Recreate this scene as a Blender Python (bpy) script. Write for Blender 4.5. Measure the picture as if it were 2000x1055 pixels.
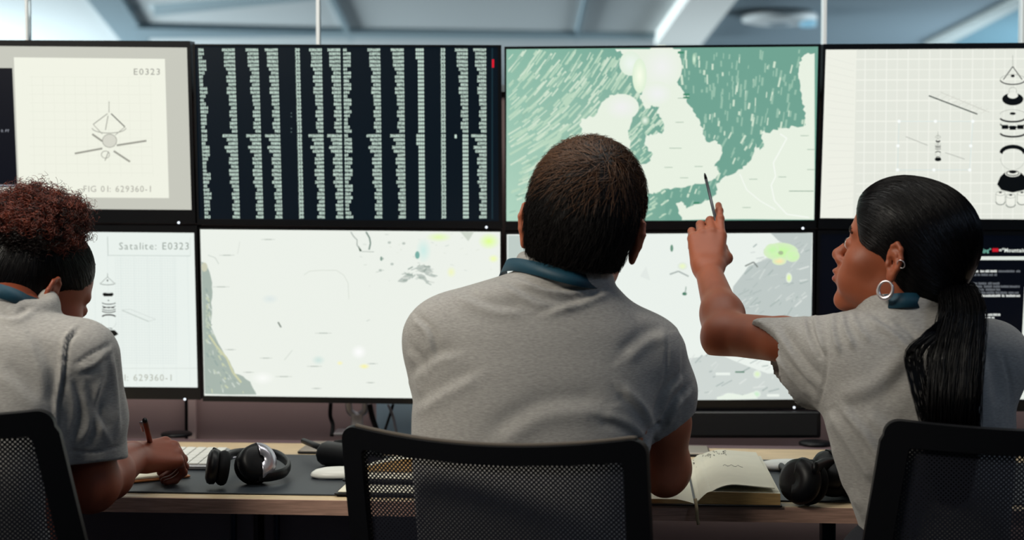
import bpy, math, random
import numpy as np
from mathutils import Vector, Matrix
random.seed(7); rng = np.random.default_rng(11)
for o in list(bpy.data.objects): bpy.data.objects.remove(o)
SC = bpy.context.scene; COL = SC.collection
PI = math.pi

# ---------------------------------------------------------------- camera
F = 3000.0                      # focal length in pixels of the 2000 px wide frame
CAM = np.array([0.0, -3.3, 1.224]); PITCH = math.atan(0.0363)
cd = bpy.data.cameras.new('camera'); cam = bpy.data.objects.new('camera', cd); COL.objects.link(cam)
cam.location = CAM; cam.rotation_euler = (PI/2-PITCH, 0, 0)
cd.sensor_width = 36; cd.lens = F/2000*36; cd.clip_start = .05; cd.clip_end = 100
cd.dof.use_dof = True; cd.dof.focus_distance = 2.62; cd.dof.aperture_fstop = 3.4
SC.camera = cam
# ---------------------------------------------------------------- world, lights, exposure
SC.view_settings.view_transform = 'Standard'; SC.view_settings.look = 'None'
SC.view_settings.exposure = 0.0; SC.view_settings.gamma = 1.0; SC.view_settings.use_curve_mapping = False
W = bpy.data.worlds.new('world'); SC.world = W; W.use_nodes = True
W.node_tree.nodes['Background'].inputs[0].default_value = (.35, .5, .6, 1)
W.node_tree.nodes['Background'].inputs[1].default_value = .07
def area(name, loc, target, sx, sy, power, col):
    l = bpy.data.lights.new(name, 'AREA'); l.shape = 'RECTANGLE'; l.size = sx; l.size_y = sy; l.energy = power; l.color = col
    o = bpy.data.objects.new(name, l); COL.objects.link(o); o.location = loc
    o.rotation_euler = (Vector(target)-Vector(loc)).to_track_quat('-Z', 'Y').to_euler(); return o
area('ceiling_panel_light', (-1.7, -2.2, 2.6), (-.45, -.9, 1.0), 1.1, .6, 72, (1, .94, .82))
area('ceiling_panel_light', (0, -.55, 2.62), (0, -.55, 0), 2.4, .4, 19, (.98, .97, .92))
area('ceiling_panel_light', (2.3, -2.6, 2.6), (.6, -1.0, .9), 1.0, .6, 11, (.55, .72, 1.0))
area('daylight', (-7.5, 9.5, 1.2), (2, 11.5, 2.8), 5.0, 2.0, 1350, (.90, .96, 1.0))
area('daylight', (6.0, 8.5, 1.0), (2, 12, 2.8), 3.0, 2.0, 380, (.85, .93, 1.0))

area('added_fill_light', (0, .10, .90), (0, .18, .74), 4.0, .03, 1.3, (1, .93, .95))  # added lamp without a fitting, brightens the panel below the monitors
# ---------------------------------------------------------------- pixel helpers (2000 x 1055 frame)
FW = np.array([0, math.cos(PITCH), -math.sin(PITCH)]); UPV = np.array([0, math.sin(PITCH), math.cos(PITCH)]); RT = np.array([1., 0, 0])
def ray(px, py): return FW + RT*(px-1000)/F + UPV*(527.5-py)/F
def P(px, py, Y):               # the place seen at a pixel, in the upright plane y = Y
    d = ray(px, py); return CAM + d*((Y-CAM[1])/d[1])
def G(px, py, z=.74):           # the place seen at a pixel, at height z
    d = ray(px, py); return CAM + d*((z-CAM[2])/d[2])
WT = .07                        # the monitor wall leans forward a little at the top
WN = np.array([0, -1, -WT]); WN = WN/np.linalg.norm(WN); W0 = np.array([0, 0, 1.2])
def Wp(px, py, off=0.0):        # the place on the monitor wall's front plane, raised by off
    d = ray(px, py); q = W0 + WN*off
    return CAM + d*(np.dot(q-CAM, WN)/np.dot(d, WN))

# ---------------------------------------------------------------- materials
def srgb(c):
    return tuple(((v/255)/12.92 if v/255 <= .04045 else ((v/255+.055)/1.055)**2.4) for v in c)
MATS = {}
def mat(name, col, rough=.5, metal=0, **k):
    if name in MATS: return MATS[name]
    m = bpy.data.materials.new(name); m.use_nodes = True; nt = m.node_tree; b = nt.nodes['Principled BSDF']
    c = (*srgb(col), 1); b.inputs['Base Color'].default_value = c
    b.inputs['Roughness'].default_value = rough; b.inputs['Metallic'].default_value = metal
    for kk, v in k.items():
        if kk in ('noise', 'bump', 'var', 'stretch', 'bscale'): continue
        b.inputs[kk].default_value = v
    if 'var' in k or 'bump' in k:
        tc = nt.nodes.new('ShaderNodeTexCoord'); mp = nt.nodes.new('ShaderNodeMapping')
        mp.inputs['Scale'].default_value = k.get('stretch', (1, 1, 1)); nt.links.new(tc.outputs['Object'], mp.inputs[0])
        nz = nt.nodes.new('ShaderNodeTexNoise'); nz.inputs['Scale'].default_value = k.get('noise', 60); nz.inputs['Detail'].default_value = 4
        nt.links.new(mp.outputs[0], nz.inputs['Vector'])
        if 'var' in k:
            r = nt.nodes.new('ShaderNodeMapRange'); v = k['var']
            r.inputs[1].default_value = .3; r.inputs[2].default_value = .7; r.inputs[3].default_value = 1-v; r.inputs[4].default_value = 1+v
            nt.links.new(nz.outputs[0], r.inputs[0])
            mx = nt.nodes.new('ShaderNodeMix'); mx.data_type = 'RGBA'; mx.blend_type = 'MULTIPLY'; mx.inputs[0].default_value = 1
            mx.inputs[6].default_value = c; nt.links.new(r.outputs[0], mx.inputs[7]); nt.links.new(mx.outputs[2], b.inputs['Base Color'])
        if 'bump' in k:
            bp = nt.nodes.new('ShaderNodeBump'); bp.inputs['Strength'].default_value = k['bump']; bp.inputs['Distance'].default_value = .002
            nt.links.new(nz.outputs[0], bp.inputs['Height']); nt.links.new(bp.outputs[0], b.inputs['Normal'])
    MATS[name] = m; return m
def emit(name, col, st=1.0):
    if name in MATS: return MATS[name]
    m = mat(name, (0, 0, 0), .5); b = m.node_tree.nodes['Principled BSDF']
    b.inputs['Emission Color'].default_value = (*srgb(col), 1); b.inputs['Emission Strength'].default_value = st; return m
def screen_mat():
    m = mat('screen_image', (2, 3, 4), .3); nt = m.node_tree; b = nt.nodes['Principled BSDF']
    a = nt.nodes.new('ShaderNodeAttribute'); a.attribute_name = 'Col'
    nt.links.new(a.outputs['Color'], b.inputs['Emission Color']); b.inputs['Emission Strength'].default_value = 1.0; return m
def glass_mat():
    m = bpy.data.materials.new('clear_glass'); m.use_nodes = True; nt = m.node_tree; nt.nodes.clear()
    o = nt.nodes.new('ShaderNodeOutputMaterial'); t = nt.nodes.new('ShaderNodeBsdfTransparent'); g = nt.nodes.new('ShaderNodeBsdfGlossy')
    t.inputs[0].default_value = (.93, .97, .97, 1); g.inputs['Roughness'].default_value = .02
    f = nt.nodes.new('ShaderNodeFresnel'); f.inputs[0].default_value = 1.3
    mx = nt.nodes.new('ShaderNodeMixShader'); nt.links.new(f.outputs[0], mx.inputs[0]); nt.links.new(t.outputs[0], mx.inputs[1])
    nt.links.new(g.outputs[0], mx.inputs[2]); nt.links.new(mx.outputs[0], o.inputs[0]); return m
def net_mat():                  # woven chair net: round holes between black threads
    m = bpy.data.materials.new('chair_net'); m.use_nodes = True; nt = m.node_tree; nt.nodes.clear(); N = nt.nodes.new; L = nt.links.new
    o = N('ShaderNodeOutputMaterial'); t = N('ShaderNodeBsdfTransparent'); b = N('ShaderNodeBsdfPrincipled')
    b.inputs['Base Color'].default_value = (.006, .007, .014, 1); b.inputs['Roughness'].default_value = .55
    uv = N('ShaderNodeTexCoord'); sp = N('ShaderNodeSeparateXYZ'); L(uv.outputs['UV'], sp.inputs[0])
    def M(op, a, c=None):
        n = N('ShaderNodeMath'); n.operation = op
        for i, v in enumerate((a, c)):
            if v is None: continue
            if isinstance(v, (int, float)): n.inputs[i].default_value = v
            else: L(v, n.inputs[i])
        return n.outputs[0]
    s = 2*PI/.0043
    u = M('MULTIPLY', M('ADD', sp.outputs[0], sp.outputs[1]), s*.62); v = M('MULTIPLY', M('SUBTRACT', sp.outputs[0], sp.outputs[1]), s*.62)
    f = M('MULTIPLY', M('COSINE', M('MULTIPLY', u, .5)), M('COSINE', M('MULTIPLY', v, .5)))
    h = M('GREATER_THAN', M('ABSOLUTE', f), .70)
    mx = N('ShaderNodeMixShader'); L(h, mx.inputs[0]); L(b.outputs[0], mx.inputs[1]); L(t.outputs[0], mx.inputs[2]); L(mx.outputs[0], o.inputs[0]); return m

M_black = mat('black_plastic', (7, 8, 12), .45, **{'Specular IOR Level': .3})
M_blackmat = mat('matt_black', (6, 7, 10), .7, **{'Specular IOR Level': .2})
M_case = mat('monitor_black', (4, 5, 9), .32)
M_silver = mat('silver', (190, 188, 198), .28, .8)
M_alu = mat('aluminium', (170, 170, 172), .35, .7)
M_white = mat('white_plastic', (232, 232, 225), .35)
M_paper = mat('paper', (228, 224, 205), .8, var=.03, noise=30)
M_cream = mat('cream_page_edges', (196, 160, 105), .8, var=.25, noise=40, stretch=(1, 1, 40))
M_teal = mat('teal_ribbon', (10, 60, 78), .6, var=.1, noise=300)
M_wood = mat('pale_oak', (205, 182, 146), .5, var=.13, noise=14, stretch=(1.2, 9, 9))
M_woodedge = mat('oak_edge', (178, 142, 126), .5, var=.25, noise=14, stretch=(1.2, 9, 22))
M_mat = mat('desk_mat_leather', (34, 42, 50), .5, bump=.15, noise=500)
M_net = net_mat(); M_screen = screen_mat(); M_glass = glass_mat()

# ---------------------------------------------------------------- mesh helpers
def tagp(o, label=None, cat=None, group=None, kind=None):
    if label: o['label'] = label
    if cat: o['category'] = cat
    if group: o['group'] = group
    if kind: o['kind'] = kind
    return o
def link(name, me, mats, parent=None, smooth=True):
    if not isinstance(mats, (list, tuple)): mats = [mats]
    for m in mats: me.materials.append(m)
    if smooth and len(me.polygons): me.polygons.foreach_set('use_smooth', [True]*len(me.polygons))
    o = bpy.data.objects.new(name, me); COL.objects.link(o)
    if parent is not None: o.parent = parent
    me.update(); return o
def wloc(o):
    l = np.array(o.location); return l+(wloc(o.parent) if o.parent else 0)
def mk(name, parts, mats, parent=None, smooth=True, autosmooth=None, origin=None):
    """parts: list of (verts Nx3, faces, material index) joined into one mesh"""
    V = []; Fc = []; mi = []; n = 0
    for p in parts:
        v = np.asarray(p[0], float).reshape(-1, 3); f = p[1]; k = p[2] if len(p) > 2 else 0
        V.append(v); Fc += [tuple(int(i)+n for i in q) for q in f]; mi += [k]*len(f); n += len(v)
    V = np.concatenate(V)
    if parent is None and origin is None: origin = A((V[:, 0].min()+V[:, 0].max())/2, (V[:, 1].min()+V[:, 1].max())/2, V[:, 2].min())
    if parent is not None: V = V-wloc(parent)
    else: V = V-np.asarray(origin)
    me = bpy.data.meshes.new(name); me.from_pydata(V.tolist(), [], Fc)
    me.validate()
    if len(me.polygons) == len(mi): me.polygons.foreach_set('material_index', mi)
    o = link(name, me, mats, parent, smooth)
    if parent is None and origin is not None: o.location = origin
    if autosmooth:
        try: me.set_sharp_from_angle(angle=math.radians(autosmooth))
        except Exception: pass
    return o
def empty(name, loc, label, cat, group=None, rz=0):
    o = bpy.data.objects.new(name, None); COL.objects.link(o); o.location = loc; o.rotation_euler = (0, 0, rz); o.empty_display_size = .05
    return tagp(o, label, cat, group)
def box(x0, x1, y0, y1, z0, z1, k=0):
    v = [(x, y, z) for z in (z0, z1) for y in (y0, y1) for x in (x0, x1)]
    return (v, [(0, 2, 3, 1), (4, 5, 7, 6), (0, 1, 5, 4), (2, 6, 7, 3), (0, 4, 6, 2), (1, 3, 7, 5)], k)
def rbox(x0, x1, y0, y1, z0, z1, r=.004, k=0, n=3):
    """box with rounded upright corners and eased top / bottom rims"""
    pts = []
    for cx, cy, a0 in ((x1-r, y1-r, 0), (x0+r, y1-r, 90), (x0+r, y0+r, 180), (x1-r, y0+r, 270)):
        for i in range(n+1):
            a = math.radians(a0+90*i/n); pts.append((cx, cy, math.cos(a), math.sin(a)))
    m = len(pts); e = min(r, (z1-z0)/2)*.5; V = []
    for z, q in ((z0, r-e), (z0+e, r), (z1-e, r), (z1, r-e)): V += [(a+q*c, b+q*s, z) for a, b, c, s in pts]
    Fc = [tuple(range(m-1, -1, -1)), tuple(range(3*m, 4*m))]
    for j in range(3):
        for i in range(m): Fc.append((j*m+i, j*m+(i+1) % m, (j+1)*m+(i+1) % m, (j+1)*m+i))
    return (V, Fc, k)
def xf(part, M):
    v = np.asarray(part[0], float); M = np.array(M); v = v@M[:3, :3].T+M[:3, 3]; return (v, part[1])+tuple(part[2:])
def place(loc, rz=0, rx=0, ry=0, s=1): return Matrix.Translation(Vector([float(t) for t in loc]))@Matrix.Rotation(rz, 4, 'Z')@Matrix.Rotation(ry, 4, 'Y')@Matrix.Rotation(rx, 4, 'X')@Matrix.Scale(s, 4)
def frame_of(t):
    t = t/np.linalg.norm(t); a = np.array([0, 0, 1.]) if abs(t[2]) < .9 else np.array([1., 0, 0])
    u = np.cross(a, t); u /= np.linalg.norm(u); return u, np.cross(t, u)
def spline(pts, n=8):
    p = [np.asarray(q, float) for q in pts]; p = [2*p[0]-p[1]]+p+[2*p[-1]-p[-2]]; out = []
    for i in range(1, len(p)-2):
        for j in range(n):
            t = j/n; out.append(.5*((2*p[i])+(-p[i-1]+p[i+1])*t+(2*p[i-1]-5*p[i]+4*p[i+1]-p[i+2])*t*t+(-p[i-1]+3*p[i]-3*p[i+1]+p[i+2])*t**3))
    out.append(p[-2]); return np.array(out)
def tube(path, r, n=10, k=0, flat=1.0, up=None, closed=False):
    path = np.asarray(path, float); m = len(path); r = np.broadcast_to(r, (m,)); V = []
    T = np.gradient(path, axis=0) if not closed else np.roll(path, -1, 0)-np.roll(path, 1, 0)
    T /= np.linalg.norm(T, axis=1)[:, None]; u, w = frame_of(T[0])
    if up is not None: w = np.asarray(up, float); u = np.cross(w, T[0]); u /= np.linalg.norm(u)
    for i in range(m):
        if up is not None: u = np.cross(np.asarray(up, float), T[i]); u /= np.linalg.norm(u)
        else: u = u-T[i]*np.dot(u, T[i]); u /= np.linalg.norm(u)
        w = np.cross(T[i], u)
        for j in range(n):
            a = 2*PI*j/n; V.append(path[i]+r[i]*(u*math.cos(a)*flat+w*math.sin(a)))
    Fc = []
    for i in range(m if closed else m-1):
        for j in range(n):
            i2 = (i+1) % m; Fc.append((i*n+j, i*n+(j+1) % n, i2*n+(j+1) % n, i2*n+j))
    if not closed: Fc += [tuple(range(n-1, -1, -1)), tuple(range((m-1)*n, m*n))]
    return (V, Fc, k)
def lathe(prof, n=32, k=0):
    """prof: list of (radius, z)"""
    V = []; m = len(prof)
    for r, z in prof: V += [(r*math.cos(2*PI*j/n), r*math.sin(2*PI*j/n), z) for j in range(n)]
    Fc = [(i*n+j, i*n+(j+1) % n, (i+1)*n+(j+1) % n, (i+1)*n+j) for i in range(m-1) for j in range(n)]
    Fc += [tuple(range(n-1, -1, -1)), tuple(range((m-1)*n, m*n))]; return (V, Fc, k)
def ribbon(path, nrm, w, th=.0015, k=0):
    path = np.asarray(path, float); nrm = np.asarray(nrm, float); nrm = nrm/np.linalg.norm(nrm, axis=1)[:, None]
    T = np.gradient(path, axis=0); T /= np.linalg.norm(T, axis=1)[:, None]; B = np.cross(T, nrm); B /= np.linalg.norm(B, axis=1)[:, None]
    V = []; 
    for p, n, b in zip(path, nrm, B): V += [p-b*w/2, p+b*w/2, p+b*w/2+n*th, p-b*w/2+n*th]
    m = len(path); Fc = [(3, 2, 1, 0), tuple((m-1)*4+i for i in range(4))]
    for i in range(m-1):
        for j in range(4): Fc.append((i*4+j, i*4+(j+1) % 4, (i+1)*4+(j+1) % 4, (i+1)*4+j))
    return (V, Fc, k)
def strands(paths, r, k=0):
    """paths N x m x 3 -> three-sided tapering hairs"""
    P_ = np.asarray(paths, float); N, m, _ = P_.shape
    T = np.gradient(P_, axis=1); T /= np.linalg.norm(T, axis=2, keepdims=True)+1e-9
    a = np.array([.3, .5, .81]); U = np.cross(T, a); U /= np.linalg.norm(U, axis=2, keepdims=True)+1e-9; Wv = np.cross(T, U)
    rad = r*np.linspace(1, .25, m)[None, :, None]; V = np.zeros((N, m, 3, 3))
    for j in range(3): V[:, :, j] = P_+rad*(U*math.cos(j*2.094)+Wv*math.sin(j*2.094))
    idx = np.arange(N*m*3).reshape(N, m, 3); q = []
    for j in range(3):
        j2 = (j+1) % 3; q.append(np.stack([idx[:, :-1, j], idx[:, :-1, j2], idx[:, 1:, j2], idx[:, 1:, j]], -1).reshape(-1, 4))
    return (V.reshape(-1, 3), np.concatenate(q).tolist(), k)

# ---------------------------------------------------------------- distance-field modelling for bodies and clothes
def A(*v): return np.array(v, float)
class Field:
    def __init__(s, lo, hi, h):
        s.lo = np.asarray(lo, float); s.h = h; s.n = np.ceil((np.asarray(hi)-s.lo)/h).astype(int)+1
        s.D = np.full(s.n, .05, np.float32); s.ax = [s.lo[i]+h*np.arange(s.n[i]) for i in range(3)]
    def win(s, lo, hi):
        i0 = np.clip(np.floor((lo-s.lo)/s.h).astype(int), 0, s.n); i1 = np.clip(np.ceil((hi-s.lo)/s.h).astype(int)+1, 0, s.n)
        if (i1 <= i0).any(): return None, None
        sl = tuple(slice(a, b) for a, b in zip(i0, i1))
        return sl, (s.ax[0][sl[0]][:, None, None], s.ax[1][sl[1]][None, :, None], s.ax[2][sl[2]][None, None, :])
    def op(s, prim, k=.01, mode='add'):
        fn, lo, hi = prim; sl, X = s.win(lo-k-2.5*s.h-.01, hi+k+2.5*s.h+.01)
        if sl is None: return s
        d = np.broadcast_to(fn(*X), s.D[sl].shape).astype(np.float32); a = s.D[sl]
        if mode == 'add': hh = np.maximum(k-np.abs(a-d), 0)/k; s.D[sl] = np.minimum(a, d)-hh*hh*k*.25
        else: d = -d; hh = np.maximum(k-np.abs(a-d), 0)/k; s.D[sl] = np.maximum(a, d)+hh*hh*k*.25
        return s
    def add(s, prim, k=.01): return s.op(prim, k)
    def sub(s, prim, k=.01): return s.op(prim, k, 'sub')
    def cut(s, p, n, near=None, rad=.1, k=.003):     # remove what lies beyond plane (p, n), only within rad of near
        p = np.asarray(p, float); n = np.asarray(n, float); n = n/np.linalg.norm(n)
        c = p if near is None else np.asarray(near, float); sl, X = s.win(c-rad, c+rad)
        if sl is None: return s
        d = (X[0]-p[0])*n[0]+(X[1]-p[1])*n[1]+(X[2]-p[2])*n[2]
        r = np.sqrt((X[0]-c[0])**2+(X[1]-c[1])**2+(X[2]-c[2])**2); d = np.minimum(d, rad-r)
        s.D[sl] = np.maximum(s.D[sl], d); return s
    def clamp(s): 
        for a in range(3):
            i = [slice(None)]*3; i[a] = 0; s.D[tuple(i)] = .05; i[a] = -1; s.D[tuple(i)] = .05
    def mesh(s):
        s.clamp(); D = s.D; ins = D < 0; c = np.zeros(np.array(D.shape)-1, np.uint8)
        for i in (0, 1):
            for j in (0, 1):
                for k in (0, 1): c += ins[i:i+c.shape[0], j:j+c.shape[1], k:k+c.shape[2]]
        idx = np.argwhere((c > 0) & (c < 8)); ids = np.full(c.shape, -1, np.int32); ids[tuple(idx.T)] = np.arange(len(idx))
        acc = np.zeros((len(idx), 3)); cnt = np.zeros(len(idx)); C = [(i, j, k) for i in (0, 1) for j in (0, 1) for k in (0, 1)]
        for a in C:
            for ax in range(3):
                if a[ax]: continue
                b = list(a); b[ax] = 1; da = D[tuple((idx+a).T)]; db = D[tuple((idx+b).T)]; cr = (da < 0) != (db < 0)
                t = np.where(cr, da/np.where(cr, da-db, 1), 0); p = np.array(a, float)+np.outer(t, np.array(b)-np.array(a)); acc += p*cr[:, None]; cnt += cr
        V = s.lo+s.h*(idx+acc/cnt[:, None]); Q = []
        for ax in range(3):
            u, v = [(1, 2), (2, 0), (0, 1)][ax]; sh = list(D.shape); A0 = [slice(None)]*3; A1 = [slice(None)]*3
            A0[ax] = slice(0, -1); A1[ax] = slice(1, None)
            for w in (u, v): A0[w] = slice(1, -1); A1[w] = slice(1, -1)
            f0 = ins[tuple(A0)]; f1 = ins[tuple(A1)]; e = np.argwhere(f0 != f1); fl = f0[tuple(e.T)]
            g = e.copy(); g[:, u] += 1; g[:, v] += 1
            def cell(du, dv): q = g.copy(); q[:, u] -= du; q[:, v] -= dv; return ids[tuple(q.T)]
            q = np.stack([cell(1, 1), cell(0, 1), cell(0, 0), cell(1, 0)], -1); q = np.where(fl[:, None], q, q[:, ::-1]); Q.append(q)
        return V, np.concatenate(Q)
    def samp(s, p):
        q = (p-s.lo)/s.h; q = np.clip(q, 0, np.array(s.n)-1.001); i = q.astype(int); f = q-i; r = 0
        for a in (0, 1):
            for b in (0, 1):
                for c in (0, 1):
                    w = (f[:, 0] if a else 1-f[:, 0])*(f[:, 1] if b else 1-f[:, 1])*(f[:, 2] if c else 1-f[:, 2]); r = r+w*s.D[i[:, 0]+a, i[:, 1]+b, i[:, 2]+c]
        return r
    def grad(s, p):
        e = s.h*1.5; g = np.stack([s.samp(p+A(*(e*(i == j) for j in range(3))))-s.samp(p-A(*(e*(i == j) for j in range(3)))) for i in range(3)], -1)
        return g/(np.linalg.norm(g, axis=1)[:, None]+1e-9)
def proj(V):
    d = np.asarray(V)-CAM; w = d@FW; return 1000+F*(d@RT)/w, 527.5-F*(d@UPV)/w
def folds(V, N, L, wob=.0012):
    """press creases into cloth: L = (pixel polyline, width px, height m, kind); kind 0 ridge, 1 step, -1 groove"""
    px, py = proj(V); face = np.clip(-N[:, 1]*1.5+.35, 0, 1); dis = np.zeros(len(V))
    for pts, w, amp, kind in L:
        best = np.full(len(V), 1e9); sd = np.zeros(len(V)); tt = np.zeros(len(V)); pts = spline([A(*p, 0) for p in pts], 5)[:, :2] if len(pts) > 2 else np.array([A(*pts[0])*(1-t)+A(*pts[1])*t for t in np.linspace(0, 1, 6)]); n = len(pts)-1
        for i in range(n):
            a, b = pts[i], pts[i+1]; ab = b-a; t = np.clip(((px-a[0])*ab[0]+(py-a[1])*ab[1])/(ab@ab+1e-9), 0, 1)
            qx, qy = px-a[0]-t*ab[0], py-a[1]-t*ab[1]; d = np.hypot(qx, qy); m = d < best
            best[m] = d[m]; sd[m] = (np.sign(ab[0]*qy-ab[1]*qx)*d)[m]; tt[m] = ((i+t)/n)[m]
        s = sd/w; tap = np.clip(np.minimum(tt, 1-tt)*5+.25, 0, 1) if kind != 2 else 1
        prof = np.exp(-s*s) if kind == 0 else (s*np.exp(-s*s)*2.2 if kind == 1 else -np.exp(-s*s))
        dis += amp*prof*tap*np.where(best < 4*w, 1, 0)
    g = V*A(23, 23, 19); dis += wob*(np.sin(g[:, 0]+1.7*np.sin(g[:, 2]*.8))+np.sin(g[:, 2]*1.3+1.3*np.sin(g[:, 0]*.9+g[:, 1])))*.5
    return V+N*(dis*face)[:, None]
def cap(a, b, ra, rb=None):
    a = np.asarray(a, float); b = np.asarray(b, float); rb = ra if rb is None else rb; ba = b-a; L = np.dot(ba, ba)+1e-12
    def f(x, y, z):
        t = np.clip(((x-a[0])*ba[0]+(y-a[1])*ba[1]+(z-a[2])*ba[2])/L, 0, 1)
        return np.sqrt((x-a[0]-t*ba[0])**2+(y-a[1]-t*ba[1])**2+(z-a[2]-t*ba[2])**2)-(ra+(rb-ra)*t)
    r = max(ra, rb); return f, np.minimum(a, b)-r, np.maximum(a, b)+r
def ell(c, r, R=None):
    c = np.asarray(c, float); r = np.asarray(r, float); R = np.eye(3) if R is None else np.asarray(R)
    def f(x, y, z):
        dx, dy, dz = x-c[0], y-c[1], z-c[2]; q = [(R[0, i]*dx+R[1, i]*dy+R[2, i]*dz) for i in range(3)]
        k0 = np.sqrt(sum((q[i]/r[i])**2 for i in range(3))); k1 = np.sqrt(sum((q[i]/r[i]**2)**2 for i in range(3)))+1e-6
        return k0*(k0-1)/k1
    e = np.sqrt(((R*r)**2).sum(1)); return f, c-e, c+e
def loft(rows, n=2.3, grow=0):
    """rows of (z, cx, cy, half width, half depth), smooth between"""
    T = np.array(sorted(rows), float); zz = np.linspace(T[0, 0], T[-1, 0], 160)
    S = np.array([np.interp(zz, T[:, 0], T[:, i]) for i in range(1, 5)])
    kern = np.hanning(13); kern /= kern.sum(); S = np.array([np.convolve(np.pad(q, 6, mode='edge'), kern, 'valid') for q in S])
    def f(x, y, z):
        cx, cy, a, b = [np.interp(z, zz, q) for q in S]; a = a+grow; b = b+grow
        u = np.abs(x-cx)/a; v = np.abs(y-cy)/b; q = (u**n+v**n)**(1/n); d = (q-1)*np.minimum(a, b)*1.0
        dz = np.maximum(zz[0]-z, z-zz[-1]); return np.maximum(d, dz)
    m = np.max(T[:, 3:5])+grow; return f, A((T[:, 1]-T[:, 3]).min()-grow, (T[:, 2]-T[:, 4]).min()-grow, zz[0]), A((T[:, 1]+T[:, 3]).max()+grow, (T[:, 2]+T[:, 4]).max()+grow, zz[-1])
def chain(F_, pts, k=.012):
    for a, b in zip(pts[:-1], pts[1:]): F_.add(cap(a[0], b[0], a[1], b[1]), k)
def rot(rz=0, rx=0, ry=0): return np.array((Matrix.Rotation(rz, 3, 'Z')@Matrix.Rotation(rx, 3, 'X')@Matrix.Rotation(ry, 3, 'Y')))
# ================================================================ THE ROOM
def struct(name, parts, m, smooth=False):
    o = mk(name, parts, m, smooth=smooth); o['kind'] = 'structure'; return o
M_ceil = mat('ceiling_paint', (184, 190, 192), .8); M_beam = mat('ceiling_beam', (112, 132, 142), .8)
M_wall = mat('mauve_panel', (162, 140, 137), .6, var=.04, noise=6)
struct('floor', [box(-5, 5, -5.5, 14.5, -.1, 0)], mat('floor_carpet', (42, 44, 50), .9, var=.2, noise=200))
struct('ceiling', [box(-9, 9, -5.5, 22, 2.7, 2.8)], M_ceil)
struct('wall_left', [box(-4.1, -4, -5.5, .3, 0, 2.7)], mat('side_wall', (120, 122, 128), .7))
struct('wall_right', [box(4, 4.1, -5.5, .3, 0, 2.7)], mat('side_wall', (120, 122, 128), .7))
struct('wall_back', [box(-4, 4, .18, .26, 0, 1.5)], M_wall)
struct('wall_far', [box(-9, 9, 22, 22.1, 0, 2.7)], mat('far_wall', (150, 168, 176), .8))
# wall panel joints below the monitors
j = P(375, 810, .17); struct('trim_1', [box(j[0]-.008, j[0]+.009, .165, .18, .6, .86)], mat('panel_joint', (185, 165, 160), .5))
struct('trim_2', [box(j[0]-.016, j[0]-.010, .168, .181, .6, .9)], M_blackmat)
# glass partition standing on the back wall
zt = 2.7; edges = [-2.2]+[P(x, 40, .22)[0] for x in (55, 622, 1609, 1996)]+[2.4]
for i, (a, b) in enumerate(zip(edges[:-1], edges[1:])):
    o = struct('window_%d' % (i+1), [box(a+.003, b-.003, .215, .225, 1.5, zt)], M_glass)
for i, x in enumerate(edges[1:-1]):
    w = .0025 if i in (0,) else .0036
    struct('trim_%d' % (i+3), [box(x-w, x+w, .205, .235, 1.5, zt)], mat('glass_joint', (240, 244, 244), .6))
struct('trim_7', [box(-4, 4, .17, .27, 1.5, 1.515)], mat('glass_rail', (150, 158, 160), .4))
# ceiling features of the hall beyond the glass, each a strip hanging a little below the ceiling
def strip(name, pix, m, z=2.66, th=.04):
    q = [G(x, y, z) for x, y in pix]; n = len(q); V = [tuple(p) for p in q]+[(p[0], p[1], z+th) for p in q]
    Fc = [tuple(range(n-1, -1, -1)), tuple(range(n, 2*n))]+[(i, (i+1) % n, n+(i+1) % n, n+i) for i in range(n)]
    return struct(name, [(V, Fc)], m)
strip('trim_8', [(150, -25), (222, -25), (292, 84), (238, 84)], M_beam)
strip('trim_9', [(262, 55), (620, 64), (620, 72), (262, 76)], M_beam, 2.655)
strip('trim_10', [(620, 64), (1283, 74), (1283, 79), (620, 76)], mat('beam_soft', (140, 158, 166), .8), 2.655)
strip('trim_11', [(1362, -25), (1458, -25), (1368, 90), (1279, 90)], mat('glowing_soffit', (240, 240, 236), .6, **{'Emission Color': (.9, .97, 1, 1), 'Emission Strength': .12}), 2.6, .1)  # soffit brightened by a faint glow put into its material
strip('trim_12', [(1146, -20), (1152, -20), (1128, 80), (1122, 80)], M_beam, 2.66)
strip('trim_13', [(632, -20), (640, -20), (690, 80), (682, 80)], mat('beam_soft', (140, 158, 166), .8), 2.66)
strip('trim_14', [(1458, -25), (2020, -25), (1850, 92), (1368, 92)], mat('right_ceiling', (112, 128, 138), .8), 2.68, .02)
strip('trim_15', [(2035, -20), (2060, -20), (1845, 92), (1805, 92)], mat('rim_strip', (170, 178, 178), .6), 2.64)
strip('trim_16', [(2060, -20), (2300, -20), (2300, 92), (1845, 92)], mat('blue_ceiling', (92, 126, 140), .8), 2.65)
strip('trim_17', [(300, 20), (620, -6), (620, 0), (300, 32)], mat('beam_soft', (140, 158, 166), .8), 2.66)
# round diffuser on the far ceiling
c = G(1522, 46, 2.6); R_ = 72/F*(c[1]+3.3)
dz = empty('ceiling_diffuser', c, 'round pale ceiling diffuser seen blurred through the glass above the monitors', 'ceiling vent')
mk('outer_ring', [xf(lathe([(R_*.72, .0), (R_, .02), (R_, .06), (R_*.7, .06), (R_*.66, .03)], 40), place(c))], mat('diffuser_white', (205, 210, 212), .5), dz)
mk('centre_cone', [xf(lathe([(R_*.2, -.02), (R_*.52, .03), (R_*.55, .05), (.02, .06)], 40), place(c))], mat('diffuser_grey', (150, 162, 170), .5), dz)
c2 = G(1578, 46, 2.59)
mk('indicator', [xf(lathe([(.001, -.03), (.06, -.02), (.06, .02)], 20), place(c2))], emit('vent_indicator', (150, 205, 235), .8), dz)
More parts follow.
